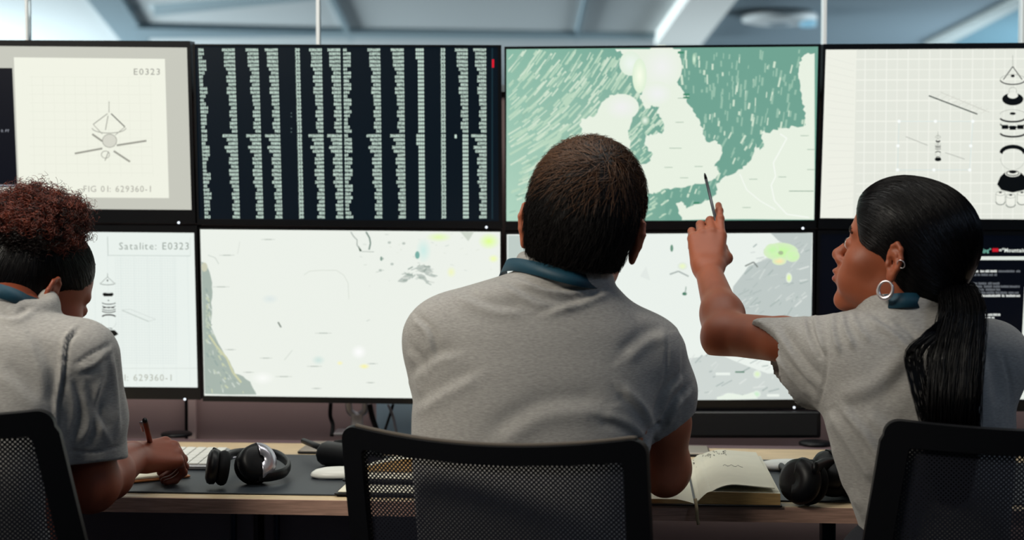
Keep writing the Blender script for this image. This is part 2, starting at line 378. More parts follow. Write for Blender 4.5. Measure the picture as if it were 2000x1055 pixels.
# under-desk cabinets and pale blue panel behind the desk
# ================================================================ MONITORS
GL = {}
def glyph(ch, bold=0.0):
    key = (ch, bold)
    if key in GL: return GL[key]
    cu = bpy.data.curves.new('g', 'FONT'); cu.body = ch; cu.size = 1; cu.resolution_u = 2; cu.offset = bold
    ob = bpy.data.objects.new('g', cu); COL.objects.link(ob); dg = bpy.context.evaluated_depsgraph_get(); dg.update()
    me = bpy.data.meshes.new_from_object(ob.evaluated_get(dg)); V = np.array([v.co[:2] for v in me.vertices]).reshape(-1, 2); Fc = [tuple(p.vertices) for p in me.polygons]
    w = (V[:, 0].max() if len(V) else .3)+.07; bpy.data.objects.remove(ob); bpy.data.curves.remove(cu); bpy.data.meshes.remove(me)
    GL[key] = (V, Fc, w); return GL[key]
class Scr:
    """flat pictures on a screen, laid out in the photograph's pixel grid, stacked in hair-thin layers"""
    def __init__(s): s.V = []; s.F = []; s.C = []; s.n = 0
    def poly(s, pts, col, lay, cols=None):
        z = .0006+.00012*lay; c = (*srgb(col), 1)
        for i, p in enumerate(pts): s.V.append(Wp(p[0], p[1], z)); s.C.append((*srgb(cols[i]), 1) if cols else c)
        s.F.append(tuple(range(s.n+len(pts)-1, s.n-1, -1))); s.n += len(pts)
    def rect(s, x0, y0, x1, y1, col, lay): s.poly([(x0, y0), (x1, y0), (x1, y1), (x0, y1)], col, lay)
    def line(s, pts, w, col, lay):
        for (x0, y0), (x1, y1) in zip(pts[:-1], pts[1:]):
            L = math.hypot(x1-x0, y1-y0)+1e-6; nx, ny = -(y1-y0)/L*w/2, (x1-x0)/L*w/2
            s.poly([(x0-nx, y0-ny), (x1-nx, y1-ny), (x1+nx, y1+ny), (x0+nx, y0+ny)], col, lay)
    def ell(s, cx, cy, a, b, col, lay, a0=0, a1=360, n=24): s.poly([(cx+a*math.cos(math.radians(a0+(a1-a0)*i/n)), cy+b*math.sin(math.radians(a0+(a1-a0)*i/n))) for i in range(n+(a1-a0 < 360))], col, lay)
    def arc(s, cx, cy, a, b, a0, a1, w, col, lay, n=20): s.line([(cx+a*math.cos(math.radians(a0+(a1-a0)*i/n)), cy+b*math.sin(math.radians(a0+(a1-a0)*i/n))) for i in range(n+1)], w, col, lay)
    def glow(s, cx, cy, a, b, c0, c1, lay, n=18):
        for i in range(n):
            t0, t1 = 2*PI*i/n, 2*PI*(i+1)/n
            s.poly([(cx, cy), (cx+a*math.cos(t0), cy+b*math.sin(t0)), (cx+a*math.cos(t1), cy+b*math.sin(t1))], c0, lay, [c0, c1, c1])
    def text(s, t, x, y, size, col, lay, bold=0.0, align='l', sx=1.0, slope=0.0, track=0.0):
        if align == 'r': x -= sum(glyph(c, bold)[2]+track for c in t)*size*sx
        x0 = x
        for c in t:
            V, Fc, w = glyph(c, bold); z = .0006+.00012*lay; cc = (*srgb(col), 1)
            for v in V: s.V.append(Wp(x+v[0]*size*sx, y-v[1]*size+(x-x0)*slope, z)); s.C.append(cc)
            s.F += [tuple(s.n+i for i in f) for f in Fc]; s.n += len(V); x += (w+track)*size*sx
        return x
    def build(s, parent):
        me = bpy.data.meshes.new('screen'); L = wloc(parent); V = np.array(s.V)-L
        me.from_pydata(V.tolist(), [], s.F); at = me.color_attributes.new('Col', 'FLOAT_COLOR', 'POINT')
        at.data.foreach_set('color', np.array(s.C, dtype=np.float32).ravel()); return link('screen', me, M_screen, parent, False)
def jag(pts, amp=3, n=3, seed=1):
    r = random.Random(seed); out = []
    for i in range(len(pts)):
        a, b = pts[i], pts[(i+1) % len(pts)]
        for j in range(n):
            t = j/n; out.append((a[0]+(b[0]-a[0])*t+(r.uniform(-amp, amp) if j else 0), a[1]+(b[1]-a[1])*t+(r.uniform(-amp, amp) if j else 0)))
    return out
def monitor(label, outer, scr, led=None, depth=.05):
    loc = sum(Wp(*p) for p in (outer[2], outer[3]))/2; loc = loc-WN*depth/2
    t = empty('monitor', loc, label, 'monitor', 'video wall monitors')
    fr = [Wp(*p, .0) for p in outer]; bk = [Wp(*p, 0)-WN*depth for p in outer]; ft = [Wp(*p, .004) for p in outer]
    V = fr+bk; mk('casing', [(V, [(0, 1, 2, 3), (7, 6, 5, 4), (0, 4, 5, 1), (1, 5, 6, 2), (2, 6, 7, 3), (3, 7, 4, 0)])], M_case, t, False)
    ic = [Wp(*p, .004) for p in scr]; ib = [Wp(*p, .0) for p in scr]; V = ft+ic+ib+fr
    Fc = [(i, i+4, (i+1) % 4+4, (i+1) % 4) for i in range(4)]+[(i+4, i+8, (i+1) % 4+8, (i+1) % 4+4) for i in range(4)]+[(i+12, i, (i+1) % 4, (i+1) % 4+12) for i in range(4)]
    mk('bezel', [(V, Fc)], M_case, t, False)
    if led:
        p = Wp(*led, .004); fx = lathe([(.0026, 0), (.0026, .0012), (.001, .0018)], 14); mk('power_light', [xf(fx, place(p, rx=PI/2-WT))], emit('power_led', (235, 245, 255), 1.6), t)
    return t
LAND = (232, 241, 226); SEA = (112, 163, 146)
def tri(p, q, x, y): return p[0] < x < q[0]

# --- A1: top left, satellite figure panel on grey
t = monitor('top row leftmost monitor, pale satellite figure sheet E0323 on grey', [(-232, 77), (371, 80), (382, 437), (-222, 432)], [(-224, 88), (365, 93), (374, 410), (-215, 406)], (349, 435))
S = Scr(); S.poly([(-224, 88), (365, 93), (374, 410), (-215, 406)], (198, 199, 188), 0)
S.poly([(-230, 131), (24, 133), (34, 366), (-222, 364)], (2, 4, 18), 1)
S.poly([(27, 112), (322, 115), (330, 387), (38, 385)], (240, 242, 228), 2)
for i in range(12): S.line([(62+i*21, 150), (68+i*21, 345)], .9, (233, 235, 221), 3); S.line([(58, 150+i*17), (298, 151+i*17)], .9, (233, 235, 221), 3)
S.text('E0323', 260, 146, 17.5, (150, 150, 142), 4, .0, sx=1.08, track=.06)
S.text('FIG 01: 629360-1', 162, 375, 17.5, (168, 166, 156), 4, 0, sx=.98, track=.035)
g = (150, 150, 140); cx, cy = 215, 270
S.line([(213, 198), (213, 220)], 1.2, g, 4); S.line([(210, 222), (182, 243)], 1.6, g, 4); S.line([(217, 222), (244, 248)], 2.2, (105, 105, 98), 4); S.line([(211, 226), (206, 254)], 1.6, g, 4)
S.arc(213, 250, 33, 10, 0, 180, 1.4, g, 4); S.line([(182, 243), (200, 262)], 1.2, g, 4); S.line([(244, 248), (225, 264)], 1.2, g, 4)
S.ell(214, 275, 14, 13, (215, 215, 203), 4); S.arc(214, 275, 14, 13, 0, 360, 1.2, g, 5)
for a, b in (((146, 300), (200, 290)), ((228, 284), (286, 275)), ((180, 262), (200, 276)), ((222, 295), (254, 316))): S.line([a, b], 4.2, (188, 188, 176), 4); S.line([a, b], 1.4, (120, 120, 112), 5)
S.arc(206, 302, 8, 7, 0, 360, 1.3, g, 5); S.line([(212, 296), (205, 314)], 1.6, g, 5)
S.text('0. FT', 2, 258, 7, (160, 165, 175), 3, .01); 
for i in range(7): S.rect(-60, 170+i*26, -10-(i*7) % 25, 173+i*26, (150, 155, 165), 3)
S.rect(-80, 361, 32, 363, (170, 175, 185), 3); S.rect(-20, 366, 36, 410, (225, 228, 218), 1)
S.build(t)

# --- B1: columns of figures
t = monitor('top row monitor full of white number columns on near-black', [(376, 86), (979, 88), (981, 447), (385, 439)], [(381, 90), (972, 92), (974, 432), (389, 428)], (950, 444))
S = Scr(); S.poly([(381, 90), (972, 92), (974, 432), (389, 428)], (0, 13, 24), 0)
def w1(i): return [7, 5, 5, 6, 5, 4, 4, 4, 4, 4, 4, 4, 4, 3.6, 3, 3, 3, 3, 3, 3, 3, 3][i % 22]
num = (205, 228, 215)
cols = [('L', 387, 400), ('R', 459, 469), ('R', 505, 515), ('R', 543, 552), ('S', 586, 594), ('R', 629, 635), ('R', 665, 671), ('L', 670, 675), ('R', 743, 747), ('R', 789, 793), ('S2', 828, 831), ('S', 870, 872), ('R', 914, 916), ('R', 950, 951)]
rr = random.Random(4)
for kind, x0, x1 in cols:
    lens = [rr.choice((2, 3, 3, 4, 4, 5)) for _ in range(22)]
    for i in range(44):
        y = 100.0+i*7.56+(1.5 if i >= 22 else 0); x = x0+(x1-x0)*i/43
        if kind == 'L': S.text(''.join(rr.choice('0348956') for _ in range(min(4, lens[i % 22]))), x, y, 7.6, num, 1, .045, sx=.86)
        elif kind == 'S': S.text(rr.choice(('30', '35', '33')), x, y, 8.0, num, 1, .045, align='r', sx=1.1)
        elif kind == 'S2': S.text('888' if i % 22 > 2 else '8888', x, y, 7.6, num, 1, .05, align='r', sx=.9)
        elif x0 == 914 and i >= 22: S.text('888', x, y, 7.6, num, 1, .05, align='r', sx=.85)
        else: S.text(''.join(rr.choice('06893') for _ in range(int(round(w1(i)+(.6 if i % 3 else 0))))), x, y, 7.6, num, 1, .045, align='r', sx=.84)
S.rect(888, 263, 892, 270, num, 1); S.rect(960, 94, 963, 428, (18, 42, 52), 1); S.rect(961, 116, 965, 132, (225, 20, 45), 2)
for y in (220, 227, 250, 257): S.rect(568, y, 570, y+2, (90, 110, 110), 1)
S.build(t)

# --- C1: wind map of the British Isles
t = monitor('top row monitor showing green sea wind map behind the man\'s head', [(985, 91), (1604, 86), (1594, 447), (987, 449)], [(989, 96), (1598, 91), (1590, 430), (989, 432)], (1568, 446))
S = Scr(); S.poly([(989, 96), (1300, 93), (1300, 432), (989, 432)], SEA, 0, [(138, 186, 166), (112, 163, 146), (118, 168, 150), (176, 212, 192)]); S.poly([(1300, 93), (1598, 91), (1590, 430), (1300, 432)], SEA, 0)
def cc(L): return [(970+x/2.294, y/2.294) for x, y in L]
r = random.Random(3)
for i in range(1900):
    x = r.uniform(992, 1590); y = r.uniform(98, 428); left = x < 1300
    if left:
        a = math.radians(14+40*(428-y)/330+16*(x-990)/300+r.uniform(-4, 4)); L = r.uniform(10, 40); w = r.uniform(1.6, 4.2)
        if x > 1225: L *= .6
    else:
        a = math.radians(94-(28 if y > 270 else 6)-10*(x-1400)/200+r.uniform(-5, 5)); L = r.uniform(5, 20); w = r.uniform(2.0, 4.6)
        if r.random() < .5: continue
    dx, dy = L*math.cos(a), -L*math.sin(a)
    if not (990 < x+dx < 1588 and 97 < y+dy < 430): continue
    k = r.random(); col = (184, 214, 190) if left and k < .55 else ((150, 190, 170) if k < .72 else (206, 226, 205))
    S.line([(x, y), (x+dx, y+dy)], w, col, 1+(i % 3))
gb = cc([(530, 213), (825, 213), (815, 260), (790, 320), (770, 350), (810, 370), (830, 400), (850, 450), (880, 500), (910, 540), (925, 590), (940, 635), (990, 635), (1010, 660), (1005, 700), (975, 745), (995, 770), (985, 800), (940, 820), (880, 830), (800, 840), (730, 860), (700, 870), (640, 850), (600, 760), (690, 720), (700, 690), (665, 650), (670, 610), (690, 600), (740, 600), (750, 570), (740, 530), (720, 500), (725, 480), (690, 475), (680, 485), (655, 470), (640, 440), (660, 400), (640, 370), (600, 330), (580, 290), (560, 240)])
ie = cc([(545, 420), (600, 440), (620, 470), (630, 500), (600, 560), (590, 600), (600, 640), (560, 720), (480, 760), (380, 700), (390, 640), (380, 590), (370, 560), (385, 530), (440, 520), (460, 480), (490, 440), (520, 425)])
eu = cc([(1436, 238), (1380, 245), (1355, 280), (1350, 330), (1360, 400), (1365, 440), (1375, 470), (1380, 520), (1385, 560), (1330, 565), (1280, 575), (1230, 590), (1190, 590), (1185, 620), (1200, 660), (1180, 675), (1160, 640), (1150, 690), (1120, 740), (1070, 775), (1010, 800), (990, 820), (985, 870), (960, 895), (900, 915), (850, 935), (830, 905), (805, 910), (815, 950), (830, 986), (1422, 984)])
for q, sd in ((gb, 1), (ie, 2), (eu, 3)): S.poly([(min(a, 1591), min(max(b_, 96), 430)) for a, b_ in jag(q, 3.2, 4, sd)], LAND, 5)
S.line(cc([(1270, 600), (1300, 620), (1240, 730), (1250, 790), (1230, 830), (1245, 900), (1300, 960), (1400, 975)]), 2, (248, 252, 246), 6)
S.line(cc([(1090, 780), (1120, 850), (1180, 900), (1250, 940)]), 1.6, (248, 252, 246), 6)
for p in ((820, 548), (810, 664), (905, 746), (840, 797), (770, 750), (1380, 608), (1150, 803), (1120, 930), (1410, 670), (1410, 760), (1280, 793), (830, 440)):
    x, y = cc([p])[0]; S.rect(x-8 if p[0] != 810 else x-16, y-.5, x+8, y+.6, (150, 175, 155), 7)
S.rect(*cc([(1310, 855)])[0], *cc([(1420, 858)])[0], (120, 150, 130), 7)
for p in ((850, 424), (850, 438), (825, 236), (895, 910)): x, y = cc([p])[0]; S.rect(x-6, y-2, x+6, y+1.6, (60, 135, 105), 7)
S.glow(*cc([(600, 285)])[0], 22, 24, (238, 246, 240), (226, 240, 222), 7); S.glow(*cc([(740, 300)])[0], 40, 44, (240, 242, 240), (232, 241, 226), 6); S.glow(*cc([(560, 480)])[0], 34, 26, (240, 240, 240), (232, 241, 226), 6); S.glow(*cc([(720, 420)])[0], 30, 24, (240, 242, 242), (232, 241, 226), 7); S.glow(*cc([(640, 340)])[0], 14, 34, (250, 255, 235), (222, 240, 214), 8); S.glow(*cc([(885, 265)])[0], 4, 12, (225, 250, 225), (150, 190, 165), 4); S.glow(*cc([(665, 540)])[0], 9, 10, (240, 250, 235), (150, 190, 165), 4)
S.build(t)

# --- D1: satellite exploded drawing on grid
def stack(S, cx, y0, k, lay=3, thin=False):
    """exploded satellite: antenna cone, drums, ring, bowl; k = scale in pixels"""
    b = (6, 8, 10); g = (168, 172, 162)
    S.line([(cx, y0-.9*k), (cx, y0)], max(.8, .04*k), g, lay); S.line([(cx, y0), (cx-.75*k, y0+1.05*k)], max(.8, .07*k), b if not thin else g, lay); S.line([(cx, y0), (cx+.75*k, y0+1.05*k)], max(.8, .07*k), b if not thin else g, lay)
    S.arc(cx, y0+1.05*k, 1.0*k, .38*k, 10, 175, max(1, .09*k), b if not thin else g, lay); S.arc(cx, y0+1.05*k, 1.0*k, .42*k, 180, 360, max(.7, .04*k), g, lay); S.ell(cx, y0+.75*k, .16*k, .11*k, b, lay)
    S.ell(cx, y0+2.6*k, .85*k, .5*k, b, lay); S.ell(cx, y0+2.3*k, .42*k, .25*k, (236, 238, 228), lay+1); S.arc(cx, y0+1.95*k, .3*k, .3*k, 150, 390, max(.7, .04*k), g, lay)
    for yy, w in ((4.1, .14), (4.55, .1), (5.3, .14)): S.arc(cx, y0+yy*k, 1.0*k, .3*k, 5, 175, max(1.2, w*k), b, lay)
    S.ell(cx, y0+3.75*k, .24*k, .11*k, b, lay); S.arc(cx, y0+3.8*k, 1.0*k, .35*k, 180, 360, max(.7, .04*k), g, lay)
    for a in (-.62, 0, .62): S.rect(cx+(a-.26)*k, y0+(4.72-.1*abs(a))*k, cx+(a+.26)*k, y0+(5.05-.1*abs(a))*k, b, lay)
    S.poly([(cx+1.05*k*math.cos(t_), y0+(6.85+.62*math.sin(t_))*k) for t_ in np.linspace(PI, 2*PI, 14)]+[(cx+.82*k*math.cos(t_), y0+(7.0+.45*math.sin(t_))*k) for t_ in np.linspace(2*PI, PI, 14)], b, lay)
    S.arc(cx, y0+7.3*k, .98*k, .95*k, 0, 180, max(.7, .03*k), g, lay)
    S.poly([(cx-1.25*k, y0+9.4*k), (cx-1.0*k, y0+8.8*k), (cx-.6*k, y0+8.4*k), (cx+.6*k, y0+8.4*k), (cx+1.0*k, y0+8.8*k), (cx+1.25*k, y0+9.4*k), (cx+.9*k, y0+9.85*k), (cx, y0+10.05*k), (cx-.9*k, y0+9.85*k)], b, lay)
    S.ell(cx, y0+8.5*k, .62*k, .3*k, (236, 238, 228), lay+1); S.arc(cx, y0+8.5*k, .5*k, .2*k, 0, 360, max(.8, .07*k), b, lay+2); S.ell(cx, y0+8.4*k, .3*k, .13*k, b, lay+2)
t = monitor('top row rightmost monitor, exploded satellite drawing on pale grid above ponytail woman', [(1609, 86), (2236, 82), (2222, 451), (1598, 447)], [(1613, 97), (2228, 94), (2214, 430), (1602, 426)], None)
S = Scr(); S.poly([(1613, 97), (2228, 94), (2214, 430), (1602, 426)], (238, 240, 229), 0)
S.poly([(1673, 97), (2228, 94), (2214, 430), (1666, 426)], (228, 231, 221), 1)
for i in range(26): x = 1690+i*21; S.line([(x, 97), (x-8*(x-1300)/900, 428)], 1.4 if i % 2 else 2.2, (240, 242, 233), 2)
for i in range(16): y = 116+i*20.2; S.line([(1672, y), (2218, y-2)], 1.4 if i % 2 else 2.4, (241, 243, 233), 2)
for i in range(22): S.line([(1616, 112+i*14), (1668, 126+i*13)], 1.0, (229, 231, 221), 2)
S.line([(1814, 187), (1909, 223)], 2.4, (60, 70, 66), 3)
for i in range(9): S.line([(1835+i*10, 179+i*4.3), (1853+i*10, 187+i*4)], 1, (205, 206, 196), 3); S.line([(1828+i*11, 190+i*4), (1842+i*11, 180+i*4)], .8, (210, 211, 202), 3)
stack(S, 1978, 130, 24.5); stack(S, 1832, 262, 5.3, thin=True)
for a, b in (((1769, 267), (1812, 284)), ((1846, 298), (1884, 311))): S.line([a, b], 1.3, (175, 178, 170), 3)
for x, y in ((1756, 237), (1827, 237), (1900, 237), (1754, 285), (1896, 285), (1753, 332), (1824, 332), (1894, 332)): S.ell(x, y, 3.2, 3.2, (250, 254, 252), 4)
for p in (((1756, 237), (1900, 237)), ((1753, 332), (1894, 332)), ((1756, 237), (1753, 332)), ((1900, 237), (1894, 332))): S.line(p, 1.2, (214, 228, 226), 3)
for x in (1954, 1974, 1996):
    dy = 5 if x == 1974 else 0; S.rect(x-9, 378+dy, x+9, 395+dy, (238, 240, 230), 4); S.arc(x, 378+dy, 9, 4, 0, 360, .9, (160, 165, 155), 5); S.arc(x, 394+dy, 9, 6, 0, 180, 1.8, (120, 126, 118), 5)
    S.line([(x-9, 378+dy), (x-9, 394+dy)], .9, (160, 165, 155), 5); S.line([(x+9, 378+dy), (x+9, 394+dy)], .9, (160, 165, 155), 5); S.ell(x, 376+dy, 3, 1.6, (40, 45, 42), 6)
S.build(t)

# --- A2: bottom left drawing
t = monitor('bottom row leftmost monitor with the Satalite: E0323 drawing, behind the writing woman', [(-218, 437), (385, 441), (392, 781), (-208, 775)], [(-210, 450), (379, 455), (386, 757), (-202, 752)], (361, 780))
S = Scr(); S.poly([(-210, 450), (379, 455), (386, 757), (-202, 752)], (233, 241, 236), 0)
for i in range(22): x = -180+i*26; S.line([(x, 500), (x+5, 752)], .9, (223, 232, 228), 1)
for i in range(42): S.line([(225, 504+i*5), (346, 505+i*5)], .7, (222, 231, 227), 1)
for i in range(24): S.line([(225+i*5.1, 504), (227+i*5.1, 712)], .7, (222, 231, 227), 1)
S.rect(160, 719, 386, 720.2, (214, 222, 216), 1); S.line([(210, 462), (211, 500)], 1.4, (190, 200, 195), 2); S.line([(211, 499), (372, 500)], 1.4, (200, 210, 205), 2); S.line([(372, 500), (371, 464)], 1.0, (214, 222, 216), 2)
S.text('Satalite: E0323', 232, 487.5, 20, (138, 148, 140), 3, -.004, sx=.97, track=.052)
S.text('FIG 01: 629360-1', 192, 744, 18.5, (176, 180, 168), 3, 0, sx=.98, track=.045)
b = (8, 12, 12); g = (140, 148, 142); x = 211.5
S.line([(210, 534), (210, 541)], 1, g, 3); S.line([(210, 541), (197, 553)], 1, g, 3); S.line([(210, 541), (223, 553)], 1, g, 3); S.arc(210, 553, 15, 3.5, 0, 180, 1.4, g, 3); S.ell(210, 548, 1.6, 1.6, b, 3)
S.poly([(200, 575), (202, 572), (220, 572), (222, 575), (219, 579), (203, 579)], b, 3); S.ell(212, 571, 8, 1.8, (225, 233, 228), 4); S.ell(212, 587, 2, .9, b, 3)
for yy, w in ((591, 1.6), (597, 1.2), (603, 1.3), (607, 1.7)): S.arc(x+1, yy, 13, 3.4, 5, 175, w, b, 3)
for q in (204, 212, 220): S.rect(q-3, 599.5, q+3, 602, b, 3)
S.arc(x+1, 619, 13, 4, 185, 355, 2.6, b, 3); S.arc(x+1, 630, 14, 12, 0, 180, .7, (196, 205, 200), 3)
S.poly([(201, 650), (204, 645), (224, 645), (229, 650), (231, 653), (224, 657), (214, 658), (205, 655)], b, 3); S.ell(214, 643.5, 8, 2.2, (225, 233, 228), 4); S.arc(214, 642.5, 5, 1.6, 0, 360, .9, b, 5)
S.line([(238, 606), (290, 628)], 1.6, (190, 200, 194), 3); S.line([(238, 606), (254, 604)], 1, (205, 213, 208), 3); S.line([(254, 604), (304, 624)], .9, (205, 213, 208), 3); S.line([(290, 628), (304, 624)], 1, (205, 213, 208), 3)
S.arc(224, 677, 6, 7, 0, 360, .8, (205, 213, 208), 3); S.build(t)

# --- B2: pale weather map, coast at lower left
GR = (166, 180, 171)
t = monitor('bottom row monitor with pale weather map and grey coast on its left', [(388, 444), (980, 450), (981, 792), (396, 784)], [(391, 448), (977, 453), (977, 780), (399, 773)], None)
S = Scr(); S.poly([(391, 448), (977, 453), (977, 780), (399, 773)], (236, 241, 233), 0)
def cb(L): return [(380+x_/2.852, 430+y_/2.852) for x_, y_ in L]
q = cb([(38, 232), (62, 240), (84, 290), (98, 350), (100, 400), (92, 460), (97, 520), (90, 590), (120, 660), (150, 715), (185, 770), (205, 810), (225, 855), (270, 870), (310, 900), (325, 935), (345, 972), (57, 968)])
S.poly(jag(q, 1.0, 2, 5), GR, 1)
r = random.Random(8)
for i in range(90):
    y = r.uniform(560, 765); x1 = float(np.interp(y, [560, 640, 700, 730, 745, 765], [406, 410, 434, 448, 470, 480])); x = r.uniform(401, max(404, x1))
    a = math.radians(-60+r.uniform(-25, 25)); L = r.uniform(4, 11); S.line([(x, y), (min(x+L*math.cos(a), x1+12), min(y-L*math.sin(a), 768))], r.uniform(1.2, 3.4), r.choice([(186, 198, 180), (198, 206, 176), (150, 168, 162), (205, 214, 205)]), 2)
S.line(cb([(80, 640), (120, 700), (180, 770), (215, 850), (260, 905)]), 4, (205, 208, 172), 3); S.ell(*cb([(55, 262)])[0], 6, 9, (204, 205, 182), 2)
DG = (188, 197, 190)
for L in ([(1130, 342), (1180, 300), (1222, 292), (1205, 320), (1180, 345)], [(1225, 270), (1262, 252), (1310, 252), (1322, 300), (1345, 318), (1290, 305), (1250, 285)], [(1232, 300), (1262, 300), (1320, 345), (1290, 350), (1262, 330)]): S.poly(jag(cb(L), 2.2, 3, 3), DG, 2)
S.line(cb([(870, 65), (885, 90), (905, 110), (905, 140), (930, 172)]), 2, (165, 175, 168), 2); S.line(cb([(955, 65), (975, 100), (980, 130), (972, 165)]), 3, (120, 140, 130), 2); S.poly(cb([(912, 142), (932, 172), (920, 175), (915, 160)]), (60, 85, 70), 3); S.line(cb([(930, 175), (1000, 177)]), 1.2, (170, 180, 172), 2)
for k_ in range(26):
    x_, y_ = cb([(r.uniform(1140, 1345), r.uniform(256, 348))])[0]
    if (x_-780)/75+(y_-519)/36 > .35: S.line([(x_, y_), (x_+r.uniform(5, 13), y_-r.uniform(-5, 7))], r.uniform(1, 2.6), r.choice([(150, 165, 156), (214, 220, 212), (176, 188, 180)]), 3)
for k_ in range(60):
    x_, y_ = r.uniform(700, 960), r.uniform(458, 560) if r.random() < .6 else r.uniform(458, 700)
    if x_ < 800 or y_ < 530: S.line([(x_, y_), (x_+r.uniform(2, 8), y_+r.uniform(-3, 3))], r.uniform(.7, 1.6), r.choice([(216, 222, 214), (206, 214, 206), (222, 228, 216)]), 2)
S.line(cb([(465, 568), (482, 598)]), 3, (130, 140, 132), 2); S.ell(*cb([(1241, 195)])[0], 4.5, 7.5, (120, 175, 165), 3); S.glow(*cb([(1275, 170)])[0], 16, 26, (205, 236, 230), (236, 241, 233), 2)
for p in ((1045, 215), (1035, 280), (1085, 125), (1165, 130), (1100, 245)): S.ell(*cb([p])[0], 3.5, 2.6, (188, 198, 190), 2, n=9)
S.ell(*cb([(1040, 215)])[0], 2.4, 4.6, (135, 160, 148), 3, n=9); S.poly(cb([(1480, 65), (1555, 68), (1525, 118)]), (206, 214, 202), 2)
for p in ((410, 108), (148, 372), (717, 630), (398, 769), (668, 815), (497, 872), (300, 848), (680, 938), (980, 906), (990, 800), (200, 722), (180, 196)): 
    x_, y_ = cb([p])[0]; w = r.uniform(7, 17); S.rect(x_-w, y_-.6, x_+w, y_+.6, (206, 212, 204), 2); S.rect(x_-w*.5, y_-.9, x_+w*.5, y_+.9, (184, 192, 184), 3)
S.line(cb([(610, 305), (640, 285), (700, 280), (790, 280), (830, 305), (855, 350), (860, 440)]), 1.2, (214, 220, 210), 2); S.line(cb([(75, 195), (115, 210), (135, 245)]), 1.4, (200, 208, 200), 2); S.line(cb([(500, 780), (545, 725)]), 1.4, (212, 218, 210), 2); S.line(cb([(240, 190), (252, 120)]), 1.2, (216, 221, 213), 2)
def clipglow(c, a, b_, c0, lay=3): S.glow(c[0], c[1], a, b_, c0, (236, 241, 233), lay)
for p, a, b_, c0 in (((1640, 118), 22, 17, (222, 255, 140)), ((1360, 95), 26, 10, (226, 250, 175)), ((915, 735), 16, 15, (255, 255, 255)), ((945, 815), 12, 6, (250, 245, 160)), ((810, 797), 7, 5, (250, 245, 180)), ((690, 780), 14, 10, (206, 228, 222)), ((1430, 290), 10, 12, (240, 246, 190)), ((1665, 215), 11, 9, (240, 252, 170)), ((380, 880), 24, 14, (250, 252, 248)), ((420, 440), 18, 10, (222, 232, 230))): clipglow(cb([p])[0], a, b_, c0)
S.build(t)

# --- C2: grey swirl map with a green patch
t = monitor('bottom row monitor with grey map and green patch behind the raised arm', [(986, 453), (1593, 450), (1588, 800), (989, 803)], [(990, 458), (1587, 455), (1583, 780), (991, 784)], (1551, 796))
S = Scr(); S.poly([(990, 458), (1587, 455), (1583, 780), (991, 784)], (234, 241, 235), 0)
SG = (190, 200, 197)
S.poly(jag([(1505, 456), (1586, 456), (1584, 690), (1500, 668), (1450, 640), (1425, 600), (1432, 560), (1462, 520), (1520, 500), (1560, 488), (1520, 470)], 2, 3, 4), SG, 1)
S.poly(jag([(1345, 700), (1400, 690), (1500, 730), (1583, 720), (1583, 780), (1345, 782), (1342, 740)], 2, 3, 6), (206, 214, 210), 1)
S.poly([(992, 460), (1036, 460), (1040, 500), (1010, 510), (992, 520)], (190, 203, 197), 1)
r = random.Random(9)
for i in range(260):
    x = r.uniform(1345, 1580); y = r.uniform(462, 776)
    if x < 1425+abs(y-610)*.3 and y < 690: continue
    a = math.radians(35+r.uniform(-30, 25)); L = r.uniform(5, 24); x2, y2 = x+L*math.cos(a), y-L*math.sin(a)
    if x2 > 1582 or y2 < 458: continue
    S.line([(x, y), (x2, y2)], r.uniform(.8, 3), r.choice([(206, 214, 210), (176, 188, 185), (220, 226, 222), (168, 182, 178)]), 2)
for c_, a, b_, c0 in (((1525, 492), 34, 18, (196, 250, 158)), ((1522, 510), 14, 8, (255, 226, 170)), ((1508, 488), 14, 12, (190, 246, 165)), ((1548, 500), 14, 12, (196, 250, 160)), ((1541, 543), 6, 10, (226, 252, 150)), ((1441, 612), 10, 14, (226, 250, 200)), ((1479, 731), 8, 8, (222, 245, 190)), ((1333, 520), 10, 8, (236, 250, 190)), ((1478, 770), 8, 7, (200, 240, 200))): S.glow(c_[0], c_[1], a, b_, c0, (214, 236, 196) if c_[0] > 1500 and c_[1] < 520 else (226, 234, 228), 4)
S.ell(1525, 494, 5, 4, (170, 190, 150), 6)
for L in ([(1402, 640), (1418, 622), (1440, 640), (1425, 660)], [(1250, 540), (1262, 520), (1270, 548)]): S.poly(L, (226, 233, 228), 3)
S.line([(1455, 520), (1472, 512), (1480, 522)], 2.6, (120, 128, 124), 3); S.line([(1308, 536), (1325, 530), (1345, 540)], 3, (172, 182, 178), 3); S.ell(1337, 574, 4.5, 3.2, (60, 120, 95), 3); S.ell(1312, 485, 3, 7, (110, 150, 130), 3); S.line([(1340, 560), (1338, 575)], 2, (150, 170, 160), 3)
for x_, y_, w in ((1445, 727, 9), (1452, 773, 11), (1412, 730, 14), (1510, 772, 12)): S.rect(x_-w, y_-1.6, x_+w, y_+1.2, (88, 130, 110), 4) if w < 12 else S.rect(x_-w, y_-2, x_+w, y_+3, (236, 243, 236), 4)
S.poly(jag([(1400, 776), (1420, 768), (1450, 772), (1470, 766), (1480, 779), (1400, 781)], 1, 2, 2), (232, 242, 230), 5)
S.build(t)

